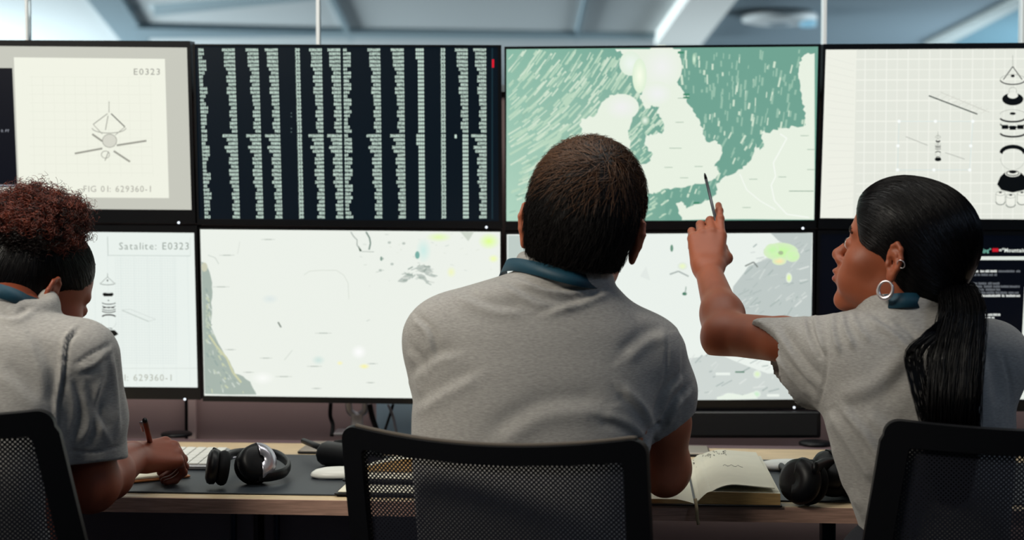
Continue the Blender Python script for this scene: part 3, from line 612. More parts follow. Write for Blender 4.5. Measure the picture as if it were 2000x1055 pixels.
# --- D2: dark code window
t = monitor('bottom row rightmost monitor with white code lines on black, behind the ponytail', [(1597, 450), (2226, 453), (2212, 806), (1590, 800)], [(1603, 458), (2220, 461), (2206, 784), (1597, 780)], None)
S = Scr(); S.poly([(1603, 458), (2220, 461), (2206, 784), (1597, 780)], (1, 3, 12), 0)
S.poly([(2001, 560), (2214, 560), (2206, 782), (1990, 780)], (226, 232, 224), 1)
S.text('pictures.jpg"', 1882, 492.5, 10, (120, 190, 170), 2, .02, sx=.95); S.rect(1938, 485, 1950, 492, (196, 24, 40), 2); S.text('="Mountain"', 1951, 492.5, 10.5, (225, 232, 225), 2, .03, sx=.95)
S.rect(1760, 501, 2214, 508, (222, 230, 222), 2)
r = random.Random(5)
def words(x, y, x1, col, h=4.6):
    while x < x1:
        w = r.uniform(4, 18); 
        xx = x
        while xx < min(x+w, x1): S.rect(xx, y-h*r.uniform(.75, 1), xx+2.1, y, col, 2); xx += 2.7
        x += w+r.uniform(2, 4)
wh = (225, 230, 226); gy = (105, 110, 116); rd = (190, 30, 60)
for y, segs in {532: [(1865, 1945, wh), (1950, 1992, gy)], 539: [(1862, 1874, rd), (1878, 1946, gy)], 556: [(1862, 1950, gy)], 562: [(1868, 1906, wh), (1908, 1990, gy)], 568: [(1870, 1952, gy)], 574: [(1868, 1886, rd), (1890, 1990, gy)], 580: [(1868, 1992, wh)], 598: [(1880, 1902, wh)], 604: [(1885, 1906, wh)], 611: [(1888, 1908, wh)], 617: [(1890, 1952, wh)], 623: [(1893, 1940, wh)], 629: [(1895, 1912, wh)], 635: [(1898, 1952, wh)], 641: [(1900, 1945, wh)], 560.5: [(1816, 1842, wh)], 566.5: [(1815, 1842, wh)], 572.5: [(1815, 1843, wh)], 578.5: [(1818, 1842, gy)], 590: [(1820, 1842, (60, 120, 90))], 596: [(1822, 1842, (60, 120, 90))]}.items():
    for a, b_, c_ in segs: words(a, y, b_, c_)
S.build(t)
# black speaker bar under the bottom row monitors
q1 = P(1604, 856, .0)
sb = empty('speaker_bar', (.33, .05, .74), 'long black speaker bar under the monitors behind the open book', 'speaker')
mk('body', [rbox(-.01, q1[0], .0, .09, .741, .798, .006)], M_case, sb, autosmooth=40)
mk('grille', [box(.0, q1[0]-.01, -.003, .001, .748, .792)], mat('grille_cloth', (5, 5, 8), .85, bump=.4, noise=900), sb, False)
# ================================================================ DESK AND WHAT STANDS ON IT
DZ = .74
fl, fr_, bl, br = G(-400, 957), G(2300, 1009), G(-400, 858), G(2300, 888)
fl, fr_ = G(250, 971), G(1655, 992); dv = (fr_-fl)/np.linalg.norm(fr_-fl); nv = A(-dv[1], dv[0], 0)
DYAW = math.atan2(dv[1], dv[0]); fc = (fl+fr_)/2
def D(u, v, z=0.0): return fc*A(1, 1, 0)+dv*u+nv*v+A(0, 0, DZ+z)      # desk coordinates: u along, v away from the front edge
def PD(part): return xf(part, place((fc[0], fc[1], 0), DYAW))
def dl(px, py, z=.0):                                                  # pixel -> (u, v) on the desk at height z above it
    g = G(px, py, DZ+z)-fc; return float(np.dot(g, dv)), float(np.dot(g, nv))
DD = dl(580, 866)[1]
dk = empty('desk', D(0, 0, -DZ), 'long pale oak desk running under the monitor wall', 'desk')
def onp(name, part, m, parent, **k):
    return mk(name, part if isinstance(part, list) else [part], m, parent, **k)
dk.rotation_euler = (0, 0, 0)
onp('desk_top', PD(rbox(-1.45, 1.6, 0.002, DD, DZ-.026, DZ, .003)), M_wood, dk, autosmooth=40)
onp('front_edge', PD(box(-1.45, 1.6, -.0015, .002, DZ-.026, DZ-.0008)), M_woodedge, dk, smooth=False)
onp('back_strip', PD(box(-1.45, 1.6, DD+.002, DD+.07, DZ-.03, DZ-.004)), mat('back_strip', (104, 84, 88), .6), dk, smooth=False)  # separate strip of darker colour behind the desk top
for u in (-1.3, 1.45, dl(1608, 1030)[0]+.055):
    onp('leg', PD(rbox(u-.012, u+.012, .2, .25, 0, DZ-.026, .004)), mat('dark_teal_metal', (34, 52, 64), .45, .4), dk, autosmooth=40)
# cabinets under the desk
def cabinet(u0, u1, label, hside):
    c = D((u0+u1)/2, .45, -DZ); t = empty('cabinet', c, label, 'cabinet', 'cabinets under the desk')
    mg = mat('cabinet_grey', (124, 114, 130), .5)
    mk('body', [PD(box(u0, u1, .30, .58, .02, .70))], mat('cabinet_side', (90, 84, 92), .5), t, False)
    d = mk('door', [PD(rbox(u0+.004, u1-.004, .284, .298, .03, .695, .004))], mg, t, autosmooth=40)
    hx = u1-.035 if hside > 0 else u0+.035
    hp = [(hx, .284, .665), (hx, .262, .665), (hx, .258, .655), (hx, .258, .53), (hx, .262, .52), (hx, .284, .52)]
    h = mk('handle', [PD(tube(spline(hp, 4), .006, 8))], mat('handle_metal', (52, 66, 88), .35, .6), t); h['label'] = 'blue grey bar handle'
ux = dl(372, 1010)[0]
cabinet(ux-.42, ux-.006, 'grey under-desk cabinet beside the writing woman, handle at right', 1)
cabinet(ux+.006, ux+.36, 'grey under-desk cabinet left of the middle chair, handle at left', -1)
# grommets on the strip behind the desk top
for px, py, lb in ((345, 851, 'black round cable cover behind the white keyboard'), (1592, 869, 'black round cable cover near the ponytail woman\'s shirt')):
    c = G(px, py, DZ-.003); t = mk('cable_grommet', [xf(lathe([(.034, 0), (.034, .005), (.03, .0075), (.012, .008)], 36), place(c))], M_black, origin=c); tagp(t, lb, 'cable cover', 'desk cable covers')
# desk mats
def dmat(u0, u1, v0, v1, lb):
    t = mk('desk_mat', [xf(PD(rbox(u0, u1, v0, v1, DZ+.0003, DZ+.0032, .006)), Matrix())], M_mat, autosmooth=40); tagp(t, lb, 'desk mat', 'dark desk mats')
    return t
v0 = dl(500, 967)[1]; v1 = dl(500, 890)[1]
dmat(dl(262, 930)[0]-.25, dl(760, 930)[0], v0, v1, 'dark leather-look desk mat under the silver headphones')
dmat(dl(1500, 940)[0]-.02, 1.35, v0+.006, v1+.01, 'dark desk mat under the glossy black headset')
MZ = .0034
# keyboard
def keyboard():
    (u0, va), (u1, vb) = dl(338, 911, .01), dl(456, 876, .02); u0 = u1-.30; w = u1-u0; dep = .15
    t = empty('keyboard', D((u0+u1)/2, va+dep/2), 'thin white keyboard with silver base behind the writing hand', 'keyboard')
    M = place(D(u0, va, MZ), DYAW, math.radians(4))
    mk('base', [xf(rbox(0, w, 0, dep, 0, .009, .008), M)], M_alu, t, autosmooth=40)
    for r_ in range(6):
        n = 14; kw = (w-.012)/n
        c = 0
        while c < n:
            ww = 5 if (r_ == 0 and c == 4) else 1
            if r_ == 0 and c == 4: ww = 5
            mk('key', [xf(rbox(.006+c*kw+.0012, .006+(c+ww)*kw-.0012, .006+r_*.0232+.001, .006+(r_+1)*.0232-.0015, .0088, .0118, .002, n=2), M)], M_white, t, autosmooth=40); c += ww
keyboard()
def mouse(px, py, rz, lb, s=1.0):
    c = G(px, py, DZ+MZ+.002); t = empty('computer_mouse', (c[0], c[1], DZ+MZ), lb, 'computer mouse', 'white computer mice', 0)
    prof = []; n = 32; V = []; rings = [(1.0, .0), (1.03, .004), (.985, .010), (.86, .0155), (.62, .0195), (.3, .0212), (.02, .0216)]
    for k_, z in rings:
        for j_ in range(n):
            a = 2*PI*j_/n; ca, sa = math.cos(a), math.sin(a); V.append((.056*k_*np.sign(ca)*abs(ca)**.9, .030*k_*np.sign(sa)*abs(sa)**.86, z*.78+.001))
    Fc = [(i*n+j_, i*n+(j_+1) % n, (i+1)*n+(j_+1) % n, (i+1)*n+j_) for i in range(len(rings)-1) for j_ in range(n)]+[tuple(range(n-1, -1, -1)), tuple(range((len(rings)-1)*n, len(rings)*n))]
    mk('shell', [xf((V, Fc), place((c[0], c[1], DZ+MZ+.001), rz, s=s))], M_white, t)
    mk('base', [xf(rbox(-.05*s, .05*s, -.025*s, .025*s, 0, .003, .02*s), place((c[0], c[1], DZ+MZ), rz))], M_alu, t, autosmooth=40)
mouse(668, 930, .05, 'white mouse on the desk mat right of the silver headphones', 1.0)
mouse(1537, 914, .1, 'white mouse behind the glossy black headset', .95)

# headphones
def cup(parent, c, axis, r, th, plate=None, label=None):
    """ear cup: centre c, axis = outward direction of the shell"""
    axis = axis/np.linalg.norm(axis); q = Vector(axis).to_track_quat('Z', 'Y').to_matrix().to_4x4(); M = Matrix.Translation(Vector([float(x_) for x_ in c]))@q
    o = mk('ear_cup', [xf(lathe([(r*.8, -.001), (r*.97, .002), (r*1.0, .010), (r*.93, th*.8), (r*.72, th*.97), (r*.3, th)], 36), M)], M_black, parent)
    mk('ear_pad', [xf(tube([(r*.68*math.cos(a), r*.68*math.sin(a)*1.0, -.010) for a in np.linspace(0, 2*PI, 29)[:-1]], r*.33, 12, closed=True), M), xf(lathe([(r*.6, -.006), (r*.6, -.001)], 24), M)], M_blackmat, o)
    if plate:
        na = 22; pr_ = [(1.00, .004, 1), (1.04, .010, 1), (.97, th*.84, .9), (.68, th*1.06, .9), (.22, th*1.11, .8)]; V = []
        for rr3, zz, sp_ in pr_: V += [(r*rr3*math.cos(a0_), r*rr3*math.sin(a0_), zz) for a0_ in np.linspace(.0-1.7*sp_, .0+1.7*sp_, na)]
        V += [(x*.97, y*.97, z-.0015) for x, y, z in V]; h_ = na*5; Fc = []
        for i in range(4):
            for j_ in range(na-1): q = i*na+j_; Fc += [(q, q+1, q+na+1, q+na), (q+h_+na, q+h_+na+1, q+h_+1, q+h_)]
        for j_ in range(na-1): Fc += [(j_+h_, j_+h_+1, j_+1, j_), (4*na+j_, 4*na+j_+1, 4*na+j_+1+h_, 4*na+j_+h_)]
        for i in range(4): Fc += [(i*na, (i+1)*na, (i+1)*na+h_, i*na+h_), (i*na+na-1+h_, (i+1)*na+na-1+h_, (i+1)*na+na-1, i*na+na-1)]
        p = mk('side_plate', [xf((V, Fc), M)], plate, o)
        p['label'] = 'shiny metal plate'
    return o
def headphones(lb, cups, band, band_r, plates, padr=.036, inner=None, padr_=()):
    base = A(*np.mean([c[0] for c in cups], axis=0)[:2], DZ+MZ); t = empty('headphones', base, lb, 'headphones', 'wireless headphones')
    for (c, ax), pl, pr2, th2 in zip(cups, plates, (padr, padr) if len(padr_) == 0 else padr_[0], (.030, .030) if len(padr_) == 0 else padr_[1]): cup(t, A(*c), A(*ax), pr2, th2, pl)
    mk('headband', [tube(spline(band, 6), band_r, 10, flat=.45, up=(0, 0, 1))], M_black, t)
    if inner: mk('band_trim', [tube(spline(inner, 6), .0022, 8)], M_silver, t)
    return t
def Gz(px, py, z): return G(px, py, DZ+z)
c1 = Gz(424, 913, .040); c2 = Gz(497, 908, .037)
headphones('silver and black headphones on the desk mat by the keyboard', [(c1, (-.95, -.25, .15)), (c2, (.45, -.75, .45))],
    [Gz(417, 884, .062), Gz(438, 893, .045), Gz(460, 886, .036), Gz(500, 884, .03), Gz(540, 888, .028), Gz(563, 906, .026), Gz(556, 922, .022), Gz(530, 930, .02), Gz(505, 932, .02)], .0095, [None, M_silver], .034,
    [Gz(438, 896, .035), Gz(470, 893, .03)], padr_=((.031, .034), (.018, .030)))
c1 = Gz(1572, 941, .040); c2 = Gz(1622, 928, .042)
headphones('glossy black headset with chrome ring lying beside the open book', [(c1, (-.75, -.6, .2)), (c2, (.2, -.5, .8))],
    [Gz(1590, 915, .07), Gz(1620, 905, .066), Gz(1665, 915, .05), Gz(1690, 940, .03), Gz(1675, 965, .012), Gz(1630, 955, .012), Gz(1595, 948, .016)], .010, [M_black, M_black], .038,
    [Gz(1553, 922, .055), Gz(1568, 925, .052), Gz(1580, 940, .04)])
sp = mk('headset_cable', [tube(spline([Gz(1503, 903, .006), Gz(1520, 907, .012), Gz(1536, 921, .010), Gz(1548, 934, .008)], 8), [.002]+[.004+.003*math.sin(i/24*PI) for i in range(23)]+[.002], 10)], M_black); tagp(sp, 'short black cable end lying between open book and black headset', 'cable')

# open book
def page_block(u0, u1, v0_, v1_, prof, z0):
    """prof(t) -> height over the desk along the width"""
    n = 24; V = []; 
    for i in range(n+1):
        t_ = i/n; u = u0+(u1-u0)*t_; z = prof(t_)
        for v in (v0_, v1_): V += [tuple(D(u, v, z0)), tuple(D(u, v, z))]
    Fc = []
    top = []
    for i in range(n):
        a = i*4; b_ = a+4; Fc += [(a, b_, b_+1, a+1), (a+3, b_+3, b_+2, a+2), (a, a+2, b_+2, b_)]; top.append((a+1, b_+1, b_+3, a+3))
    Fc += [(0, 1, 3, 2), (n*4, n*4+2, n*4+3, n*4+1)]
    return [(V, Fc, 1), (V, top, 0)]
us, vf = dl(1358, 984, .004); ur = dl(1524, 986, .004)[0]; vb = dl(1420, 893, .02)[1]; ul = us-(ur-us)
bk = empty('open_notebook', D(us, (vf+vb)/2), 'thick open notebook with cream pages under the man\'s elbow', 'notebook')
mk('cover', [PD(rbox(ul-.003, ur+.003, vf-.003, vb+.003, DZ+.0005, DZ+.0035, .003))], mat('book_cover', (22, 20, 24), .5), bk, autosmooth=40)
pr = lambda t_: .004+.021*min(1, t_*7)**.8*(1-.10*t_)
o = mk('right_pages', page_block(us+.002, ur, vf, vb, pr, .0037), [M_paper, M_cream], bk, autosmooth=40)
o = mk('left_pages', page_block(ul, us-.002, vf, vb, lambda t_: .004+.007*min(1, (1-t_)*5)**.8, .0037), [M_paper, M_cream], bk, autosmooth=40)
# the lifted upper leaf
n = 16; V = []
for i in range(n+1):
    t_ = i/n; u = us+.003+(ur-us-.012)*t_; z = .008+.034*math.sin(min(1, t_*1.9)*PI/2)*(1-.30*t_)
    V += [tuple(D(u, vf+.002, z)), tuple(D(u, vb-.001, z*.85+.003)), tuple(D(u, vf+.002, z-.0015)), tuple(D(u, vb-.001, z*.85+.0015))]
lf = [(V, [(i*4, i*4+4, i*4+5, i*4+1) for i in range(n)]+[(i*4+2, i*4+3, i*4+7, i*4+6) for i in range(n)]+[(i*4, i*4+2, i*4+6, i*4+4) for i in range(n)]+[(i*4+1, i*4+5, i*4+7, i*4+3) for i in range(n)]+[(n*4, n*4+2, n*4+3, n*4+1)], 0)]
leaf = mk('lifted_leaf', lf, M_paper, bk, autosmooth=40)
# handwriting: little ink strokes on the leaf
def leafp(s_, q_): u = us+.003+(ur-us-.012)*s_; z = .008+.034*math.sin(min(1, s_*1.9)*PI/2)*(1-.30*s_); return D(u, vf+.002+(vb-vf-.003)*q_, z*(1-.15*q_)+.003*q_+.0007)
ink = []; r = random.Random(2)
for k_ in range(34):
    s_ = .04+.5*r.random(); q_ = .97-.28*abs(r.random())*(1-s_) ; a = leafp(s_, q_)
    if q_ < .8 and s_ > .15: q_ = .9
    ink.append(tube([leafp(s_, q_), leafp(min(.97, s_+r.uniform(.004, .02)), min(.99, q_+r.uniform(-.03, .04)))], .0005, 4))
for k_ in range(9): s_ = .42+.03*k_; ink.append(tube([leafp(s_, .5+.03*math.sin(k_*2)), leafp(s_+.03, .5+.03*math.sin(k_*2+2))], .0003, 4))
mk('handwriting', ink, mat('ink', (90, 86, 84), .8), leaf)['kind'] = 'stuff'
p0 = D(us, vf+.003, .012); e0 = D(us, -.006, .002)
rb = [p0, D(us+.001, vf-.004, .006), D(us+.002, min(vf, 0)-.010, -.004), D(us+.003, min(vf, 0)-.011, -.018), D(us+.005, min(vf, 0)-.011, -.029)]
rp = spline(rb, 5); o = mk('ribbon_bookmark', [ribbon(rp, np.tile(-nv+A(0, 0, .3), (len(rp), 1)), .0055, .0008)], mat('bookmark', (168, 150, 116), .7), bk)

# small notebook and pen of the writing woman
nb = Gz(305, 935, .004); u_, v_ = dl(305, 935, .004)
t = empty('small_notebook', D(u_, v_, MZ), 'small white notepad with tan cover under the writing hand', 'notepad')
M = place(D(u_-.01, v_+.005, MZ+.0008), DYAW+math.radians(38)); 
mk('cover', [xf(rbox(-.062, .062, -.034, .034, 0, .004, .004), M)], mat('tan_leather', (176, 112, 66), .5), t, autosmooth=40)
mk('pages', [xf(rbox(-.060, .058, -.031, .032, .0042, .009, .003), M)], M_paper, t, autosmooth=40)

# clipboards, papers and notebooks behind the middle chair's net
def slab(name, px0, px1, py, v_len, z0, th, m, lb, cat, mp=None, skew=0):
    u0_, va = dl(px0, py, z0); u1_ = dl(px1, py, z0)[0]; t = empty(name, D((u0_+u1_)/2, va+v_len/2, z0), lb, cat)
    mk('backing', [PD(rbox(u0_, u1_, va, va+v_len, DZ+z0, DZ+z0+th, .004))], m, t, autosmooth=40)
    mk('paper', [PD(rbox(u0_+.006, u1_-.006, va+.005, va+v_len-.012, DZ+z0+th+.0003, DZ+z0+th+.003, .002))], mp or M_paper, t, autosmooth=40)
    return t, (u0_, u1_, va)
slab('clipboard', 652, 835, 967, .17, MZ+.0005, .003, M_black, 'black clipboard with white paper seen through the middle chair net', 'clipboard')
t, (a_, b_, c_) = slab('notebook', 668, 830, 941, .16, MZ+.012, .004, M_black, 'black covered notebook lying on the clipboard behind the middle chair', 'notebook')
q = dl(745, 925, .02); t = empty('open_notepad', D(q[0]+.03, q[1]+.05, .024), 'fanned open notepad with tan page edges behind the middle chair net', 'notepad')
n = 20; V = []
for i in range(n+1):
    t_ = i/n; u = q[0]-.05+.15*t_; z = .026+.022*math.sin(t_*PI*.6)
    V += [tuple(D(u, q[1], .0235)), tuple(D(u, q[1], z)), tuple(D(u+.02, q[1]+.09, .0235)), tuple(D(u+.02, q[1]+.09, z))]
Fa = []; Fb = []
for i in range(n): a = i*4; b2 = a+4; Fa += [(a, b2, b2+1, a+1), (a+3, b2+3, b2+2, a+2), (a, a+2, b2+2, b2)]; Fb.append((a+1, b2+1, b2+3, a+3))
Fa += [(0, 1, 3, 2), (n*4, n*4+2, n*4+3, n*4+1)]
mk('pages', [(V, Fa, 1), (V, Fb, 0)], [M_paper, M_cream], t, autosmooth=40)
mk('cover', [PD(rbox(q[0]-.055, q[0]+.11, q[1]-.002, q[1]+.095, DZ+.0205, DZ+.0232, .003))], M_black, t, autosmooth=40)
# grey tablets at the desk's back
def tablet(px, py, w, dep, lb, rz=0):
    c = Gz(px, py, .004); u_, v_ = dl(px, py, .004)
    t = empty('tablet', D(u_+w/2, v_+dep/2), lb, 'tablet', 'grey tablets at the back of the desk')
    mk('body', [PD(rbox(u_, u_+w, v_, v_+dep, DZ+.0006, DZ+.008, .006))], mat('tablet_grey', (150, 142, 130), .4, .3), t, autosmooth=40)
    mk('rim', [PD(rbox(u_-.002, u_+w+.002, v_-.002, v_+dep+.002, DZ+.0005, DZ+.005, .007))], M_black, t, autosmooth=40)
tablet(582, 883, .19, .125, 'flat grey tablet behind the handheld radio')
tablet(1290, 888, .098, .10, 'flat grey tablet behind the man\'s right arm')
# handheld radio lying on the desk
t = empty('handheld_radio', Gz(665, 892, 0), 'black handheld radio with long antenna left of the middle chair', 'radio')
a0, a1 = Gz(640, 880, .03), Gz(592, 861, .036)
mk('antenna', [tube([a0, (a0+a1)/2, a1], [.007, .006, .0055], 10)], M_black, t)
b0, b1 = Gz(638, 885, .026), Gz(735, 902, .024)
mk('body', [tube(spline([b0, Gz(650, 887, .026), Gz(690, 893, .026), b1], 5), [.014]+[.024]*14+[.018], 12, flat=1.2, up=(0, 0, 1))], M_black, t)
mk('knob', [tube([Gz(655, 868, .044), Gz(664, 869, .044), Gz(682, 870, .043)], [.008, .010, .010], 10)], M_blackmat, t)
# upright aluminium monitor stand and cables behind the desk
t = empty('monitor_stand', P(697, 850, .10)*A(1, 1, 0)+A(0, 0, DZ), 'silver U-shaped monitor stand below the weather map monitor', 'monitor stand')
s0, s1 = P(681, 800, .10), P(714, 800, .10); sx_ = (s0[0]+s1[0])/2
hp = [(s0[0], .10, .835), (s0[0], .10, .80), (s0[0]+.004, .10, .785), (sx_, .10, .778), (s1[0]-.004, .10, .785), (s1[0], .10, .80), (s1[0], .10, .835)]
mk('cradle', [tube(spline(hp, 6), .008, 10)], M_alu, t); mk('post', [rbox(sx_-.013, sx_+.013, .092, .108, .742, .782, .004)], M_alu, t, autosmooth=40)
mk('foot', [rbox(sx_-.05, sx_+.05, .07, .14, .7365, .742, .006)], M_alu, t, autosmooth=40)
CABL = [([(646, 788), (645, 812), (650, 830), (648, 852)], .0045, 'black cable hanging below the weather map monitor, leftmost of the four'), ([(722, 790), (727, 815), (735, 838), (740, 860)], .006, 'thick black cable hanging right of the silver stand'), ([(768, 790), (762, 810), (752, 840)], .003, 'thin black cable crossing a grey one beside the man\'s left side'), ([(758, 790), (768, 815), (775, 850)], .003, 'grey cable crossing a thin black one beside the man\'s left side')]
for pts, r_, lb in CABL:
    o = mk('monitor_cable', [tube(spline([P(x_, y_, .09+.01*math.sin(y_)) for x_, y_ in pts], 6), r_, 8)], M_blackmat if 'grey' not in lb[:4] else mat('grey_cable', (110, 112, 120), .5), origin=P(*pts[-1], .09)); tagp(o, lb, 'cable', 'cables below the monitors')
o = mk('under_desk_cable', [tube(spline([D(dl(635, 1000)[0], .22, -.03), D(dl(645, 1000)[0], .20, -.08), D(dl(660, 1000)[0], .20, -.16), D(dl(655, 1000)[0], .2, -.4), D(dl(655, 1000)[0], .2, -.735)], 6), .006, 8)], M_blackmat); tagp(o, 'black cable hanging under the desk left of the middle chair', 'cable')
pb = P(765, 820, .15)
o = mk('privacy_panel', [rbox(P(735, 820, .15)[0], P(835, 820, .15)[0], .145, .16, .0, .93, .004)], mat('pale_blue_panel', (150, 178, 190), .5), autosmooth=40, origin=(pb[0], .15, 0)); tagp(o, 'pale blue panel behind the cables beside the man', 'panel')
# ================================================================ OFFICE CHAIRS
def chair(label, loc, yaw, zt, w, taper=0.0, fwd=.035, stile=.036, sag=.010, recl=.16, rim_highlight=False):
    """loc = top middle of the back (x, y); faces +y before the yaw"""
    t = empty('office_chair', (loc[0], loc[1]+.0, 0), label, 'office chair', 'black mesh-back office chairs')
    R3 = rot(yaw); hb = .50; z0 = zt-hb; O = A(loc[0], loc[1], 0)
    def pos(x, zz, d):           # x across, zz down from the top, d depth offset; wraps forward towards the edges, reclined
        y = recl*zz+1.2*zz*zz*.15+.9*(x*x)*.55-.9*(w/2)**2*.55+d
        return R3@A(x, y, zt-zz)+O
    N = 200
    def rim(inset):
        rt_, rb_ = max(.004, .026-inset*.5), max(.01, .07-inset); hw = lambda zz: w/2+taper*zz-inset*1.02; zt_, zb_ = inset, hb-inset; c = []
        for k in range(41): X = -1+2*k/40; c.append((X*(hw(zt_)-rt_), zt_+0.0))
        for k in range(1, 9): a = PI/2*(1-k/8); c.append((hw(zt_)-rt_+rt_*math.cos(a), zt_+rt_-rt_*math.sin(a)))
        for k in range(1, 43): zz = zt_+rt_+(zb_-rb_-zt_-rt_)*k/42; c.append((hw(zz), zz))
        for k in range(1, 13): a = PI/2*k/12; c.append((hw(zb_)-rb_+rb_*math.cos(a), zb_-rb_+rb_*math.sin(a)))
        half = [(-x, z) for x, z in c[41:]]                    # mirror of corner, side and lower corner
        for k in range(1, 41): X = 1-2*k/41; c.append((X*(hw(zb_)-rb_), zb_))
        c += half[::-1]
        return [(x, z+sag*(1-(x/(w/2))**2)*max(0, 1-z/.12)) for x, z in c]
    N = len(rim(0))
    rims = [(rim(0.002), .0), (rim(0), .010), (rim(0.003), .020), (rim(stile-.002), .020), (rim(stile), .010), (rim(stile-.002), .0)]
    V = [pos(x, z, d) for r_, d in rims for x, z in r_]; Fc = []
    for j in range(6):
        j2 = (j+1) % 6
        for i in range(N): Fc.append((j*N+i, j*N+(i+1) % N, j2*N+(i+1) % N, j2*N+i))
    mk('back_frame', [(V, Fc)], M_black, t, autosmooth=45)
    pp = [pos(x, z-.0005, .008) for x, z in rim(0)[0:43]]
    if rim_highlight: mk('top_highlight', [tube(pp, .003, 8)], mat('taupe_highlight', (84, 76, 68), .8), t)  # thin taupe tube imitating a highlight along the top rail
    nx, nz = 24, 24; V = []; Fc = []; UV = []
    for j in range(nz+1):
        zz = stile*.8+(hb-stile*1.6)*j/nz
        for i in range(nx+1):
            s_ = 2*i/nx-1; x = s_*(w/2+taper*zz-stile*.8); V.append(pos(x, zz, .010)); UV.append((x, zz))
    for j in range(nz):
        for i in range(nx): Fc.append((j*(nx+1)+i, j*(nx+1)+i+1, (j+1)*(nx+1)+i+1, (j+1)*(nx+1)+i))
    o = mk('back_net', [(V, Fc)], M_net, t); uvl = o.data.uv_layers.new(name='UVMap')
    for lp in o.data.loops: uvl.data[lp.index].uv = UV[lp.vertex_index]
    M = place((loc[0], loc[1], 0), yaw); yb = recl*hb+.03
    mk('seat', [xf(rbox(-.24, .24, yb-.02, yb+.44, .395, .455, .07, n=6), M)], mat('seat_fabric', (14, 15, 20), .85, bump=.3, noise=500), t, autosmooth=50)
    mk('back_support', [tube(spline([R3@A(0, yb+.10, .36)+O, R3@A(0, yb-.03, .37)+O, pos(0, hb-.02, -.02), pos(0, hb-.12, -.012)], 6), .016, 10, flat=2.0, up=R3@A(0, -1, .2))], M_black, t)
    for sx in (-1, 1):
        a = mk('armrest', [xf(rbox(sx*.27-.028, sx*.27+.028, yb+.08, yb+.31, .615, .640, .02, n=4), M)], M_black, t, autosmooth=50)
        mk('arm_post', [tube([R3@A(sx*.21, yb+.19, .40)+O, R3@A(sx*.265, yb+.19, .42)+O, R3@A(sx*.27, yb+.19, .47)+O, R3@A(sx*.27, yb+.19, .62)+O], .014, 8)], M_black, a)
    mk('gas_column', [xf(lathe([(.032, .10), (.032, .22), (.022, .225), (.022, .34), (.06, .345), (.07, .395)], 20), place(tuple(R3@A(0, yb+.2, 0)+O)))], M_black, t)
    for k in range(5):
        a = k*2*PI/5+.3; c0 = R3@A(0, yb+.2, 0)+O; e = c0+A(math.cos(a)*.28, math.sin(a)*.28, .085)
        l = mk('base_leg', [tube([c0+A(0, 0, .12), e], [.022, .014], 8)], M_black, t)
        mk('caster', [xf(lathe([(.012, -.02), (.027, -.016), (.027, .016), (.012, .02)], 16), place(e+A(0, 0, -.055), a, PI/2)), tube([e, e+A(0, 0, -.045)], .007, 6)], M_blackmat, l)
    return t
chair('black mesh-back office chair behind the man in the middle', (-.034, -1.10), -.315, .915, .468, .0, sag=.020, rim_highlight=True)
chair('black mesh-back office chair behind the ponytail woman at right', (.770, -1.10), -.20, .926, .46, .14, stile=.044)
chair('black mesh-back office chair behind the writing woman at left', (-.872, -1.17), .10, .952, .46, .17, stile=.040)
# ================================================================ PEOPLE
def skin(name, col, rough=.52):
    return mat(name, col, rough, 0, var=.07, noise=35, bump=.08, **{'Subsurface Weight': .12, 'Subsurface Radius': (.012, .004, .002), 'Subsurface Scale': 1.0})
def shirt_mat(name, col):
    m = mat(name, col, .95, 0, var=.17, noise=260, stretch=(.55, .55, 2.6), bump=.25)
    m.node_tree.nodes['Principled BSDF'].inputs['Sheen Weight'].default_value = .15
    return m
M_shirt = shirt_mat('grey_melange_jersey', (158, 155, 151))
M_trs = mat('dark_trousers', (24, 26, 34), .9); M_shoe = mat('dark_shoes', (20, 18, 18), .5)
M_gold = mat('gold', (214, 170, 90), .25, 1.0); M_chrome = mat('chrome', (235, 225, 225), .3, .8)
def hair_mat(name, c0, c1, rough=.4):
    m = mat(name, c0, rough, 0, var=.35, noise=120); return m

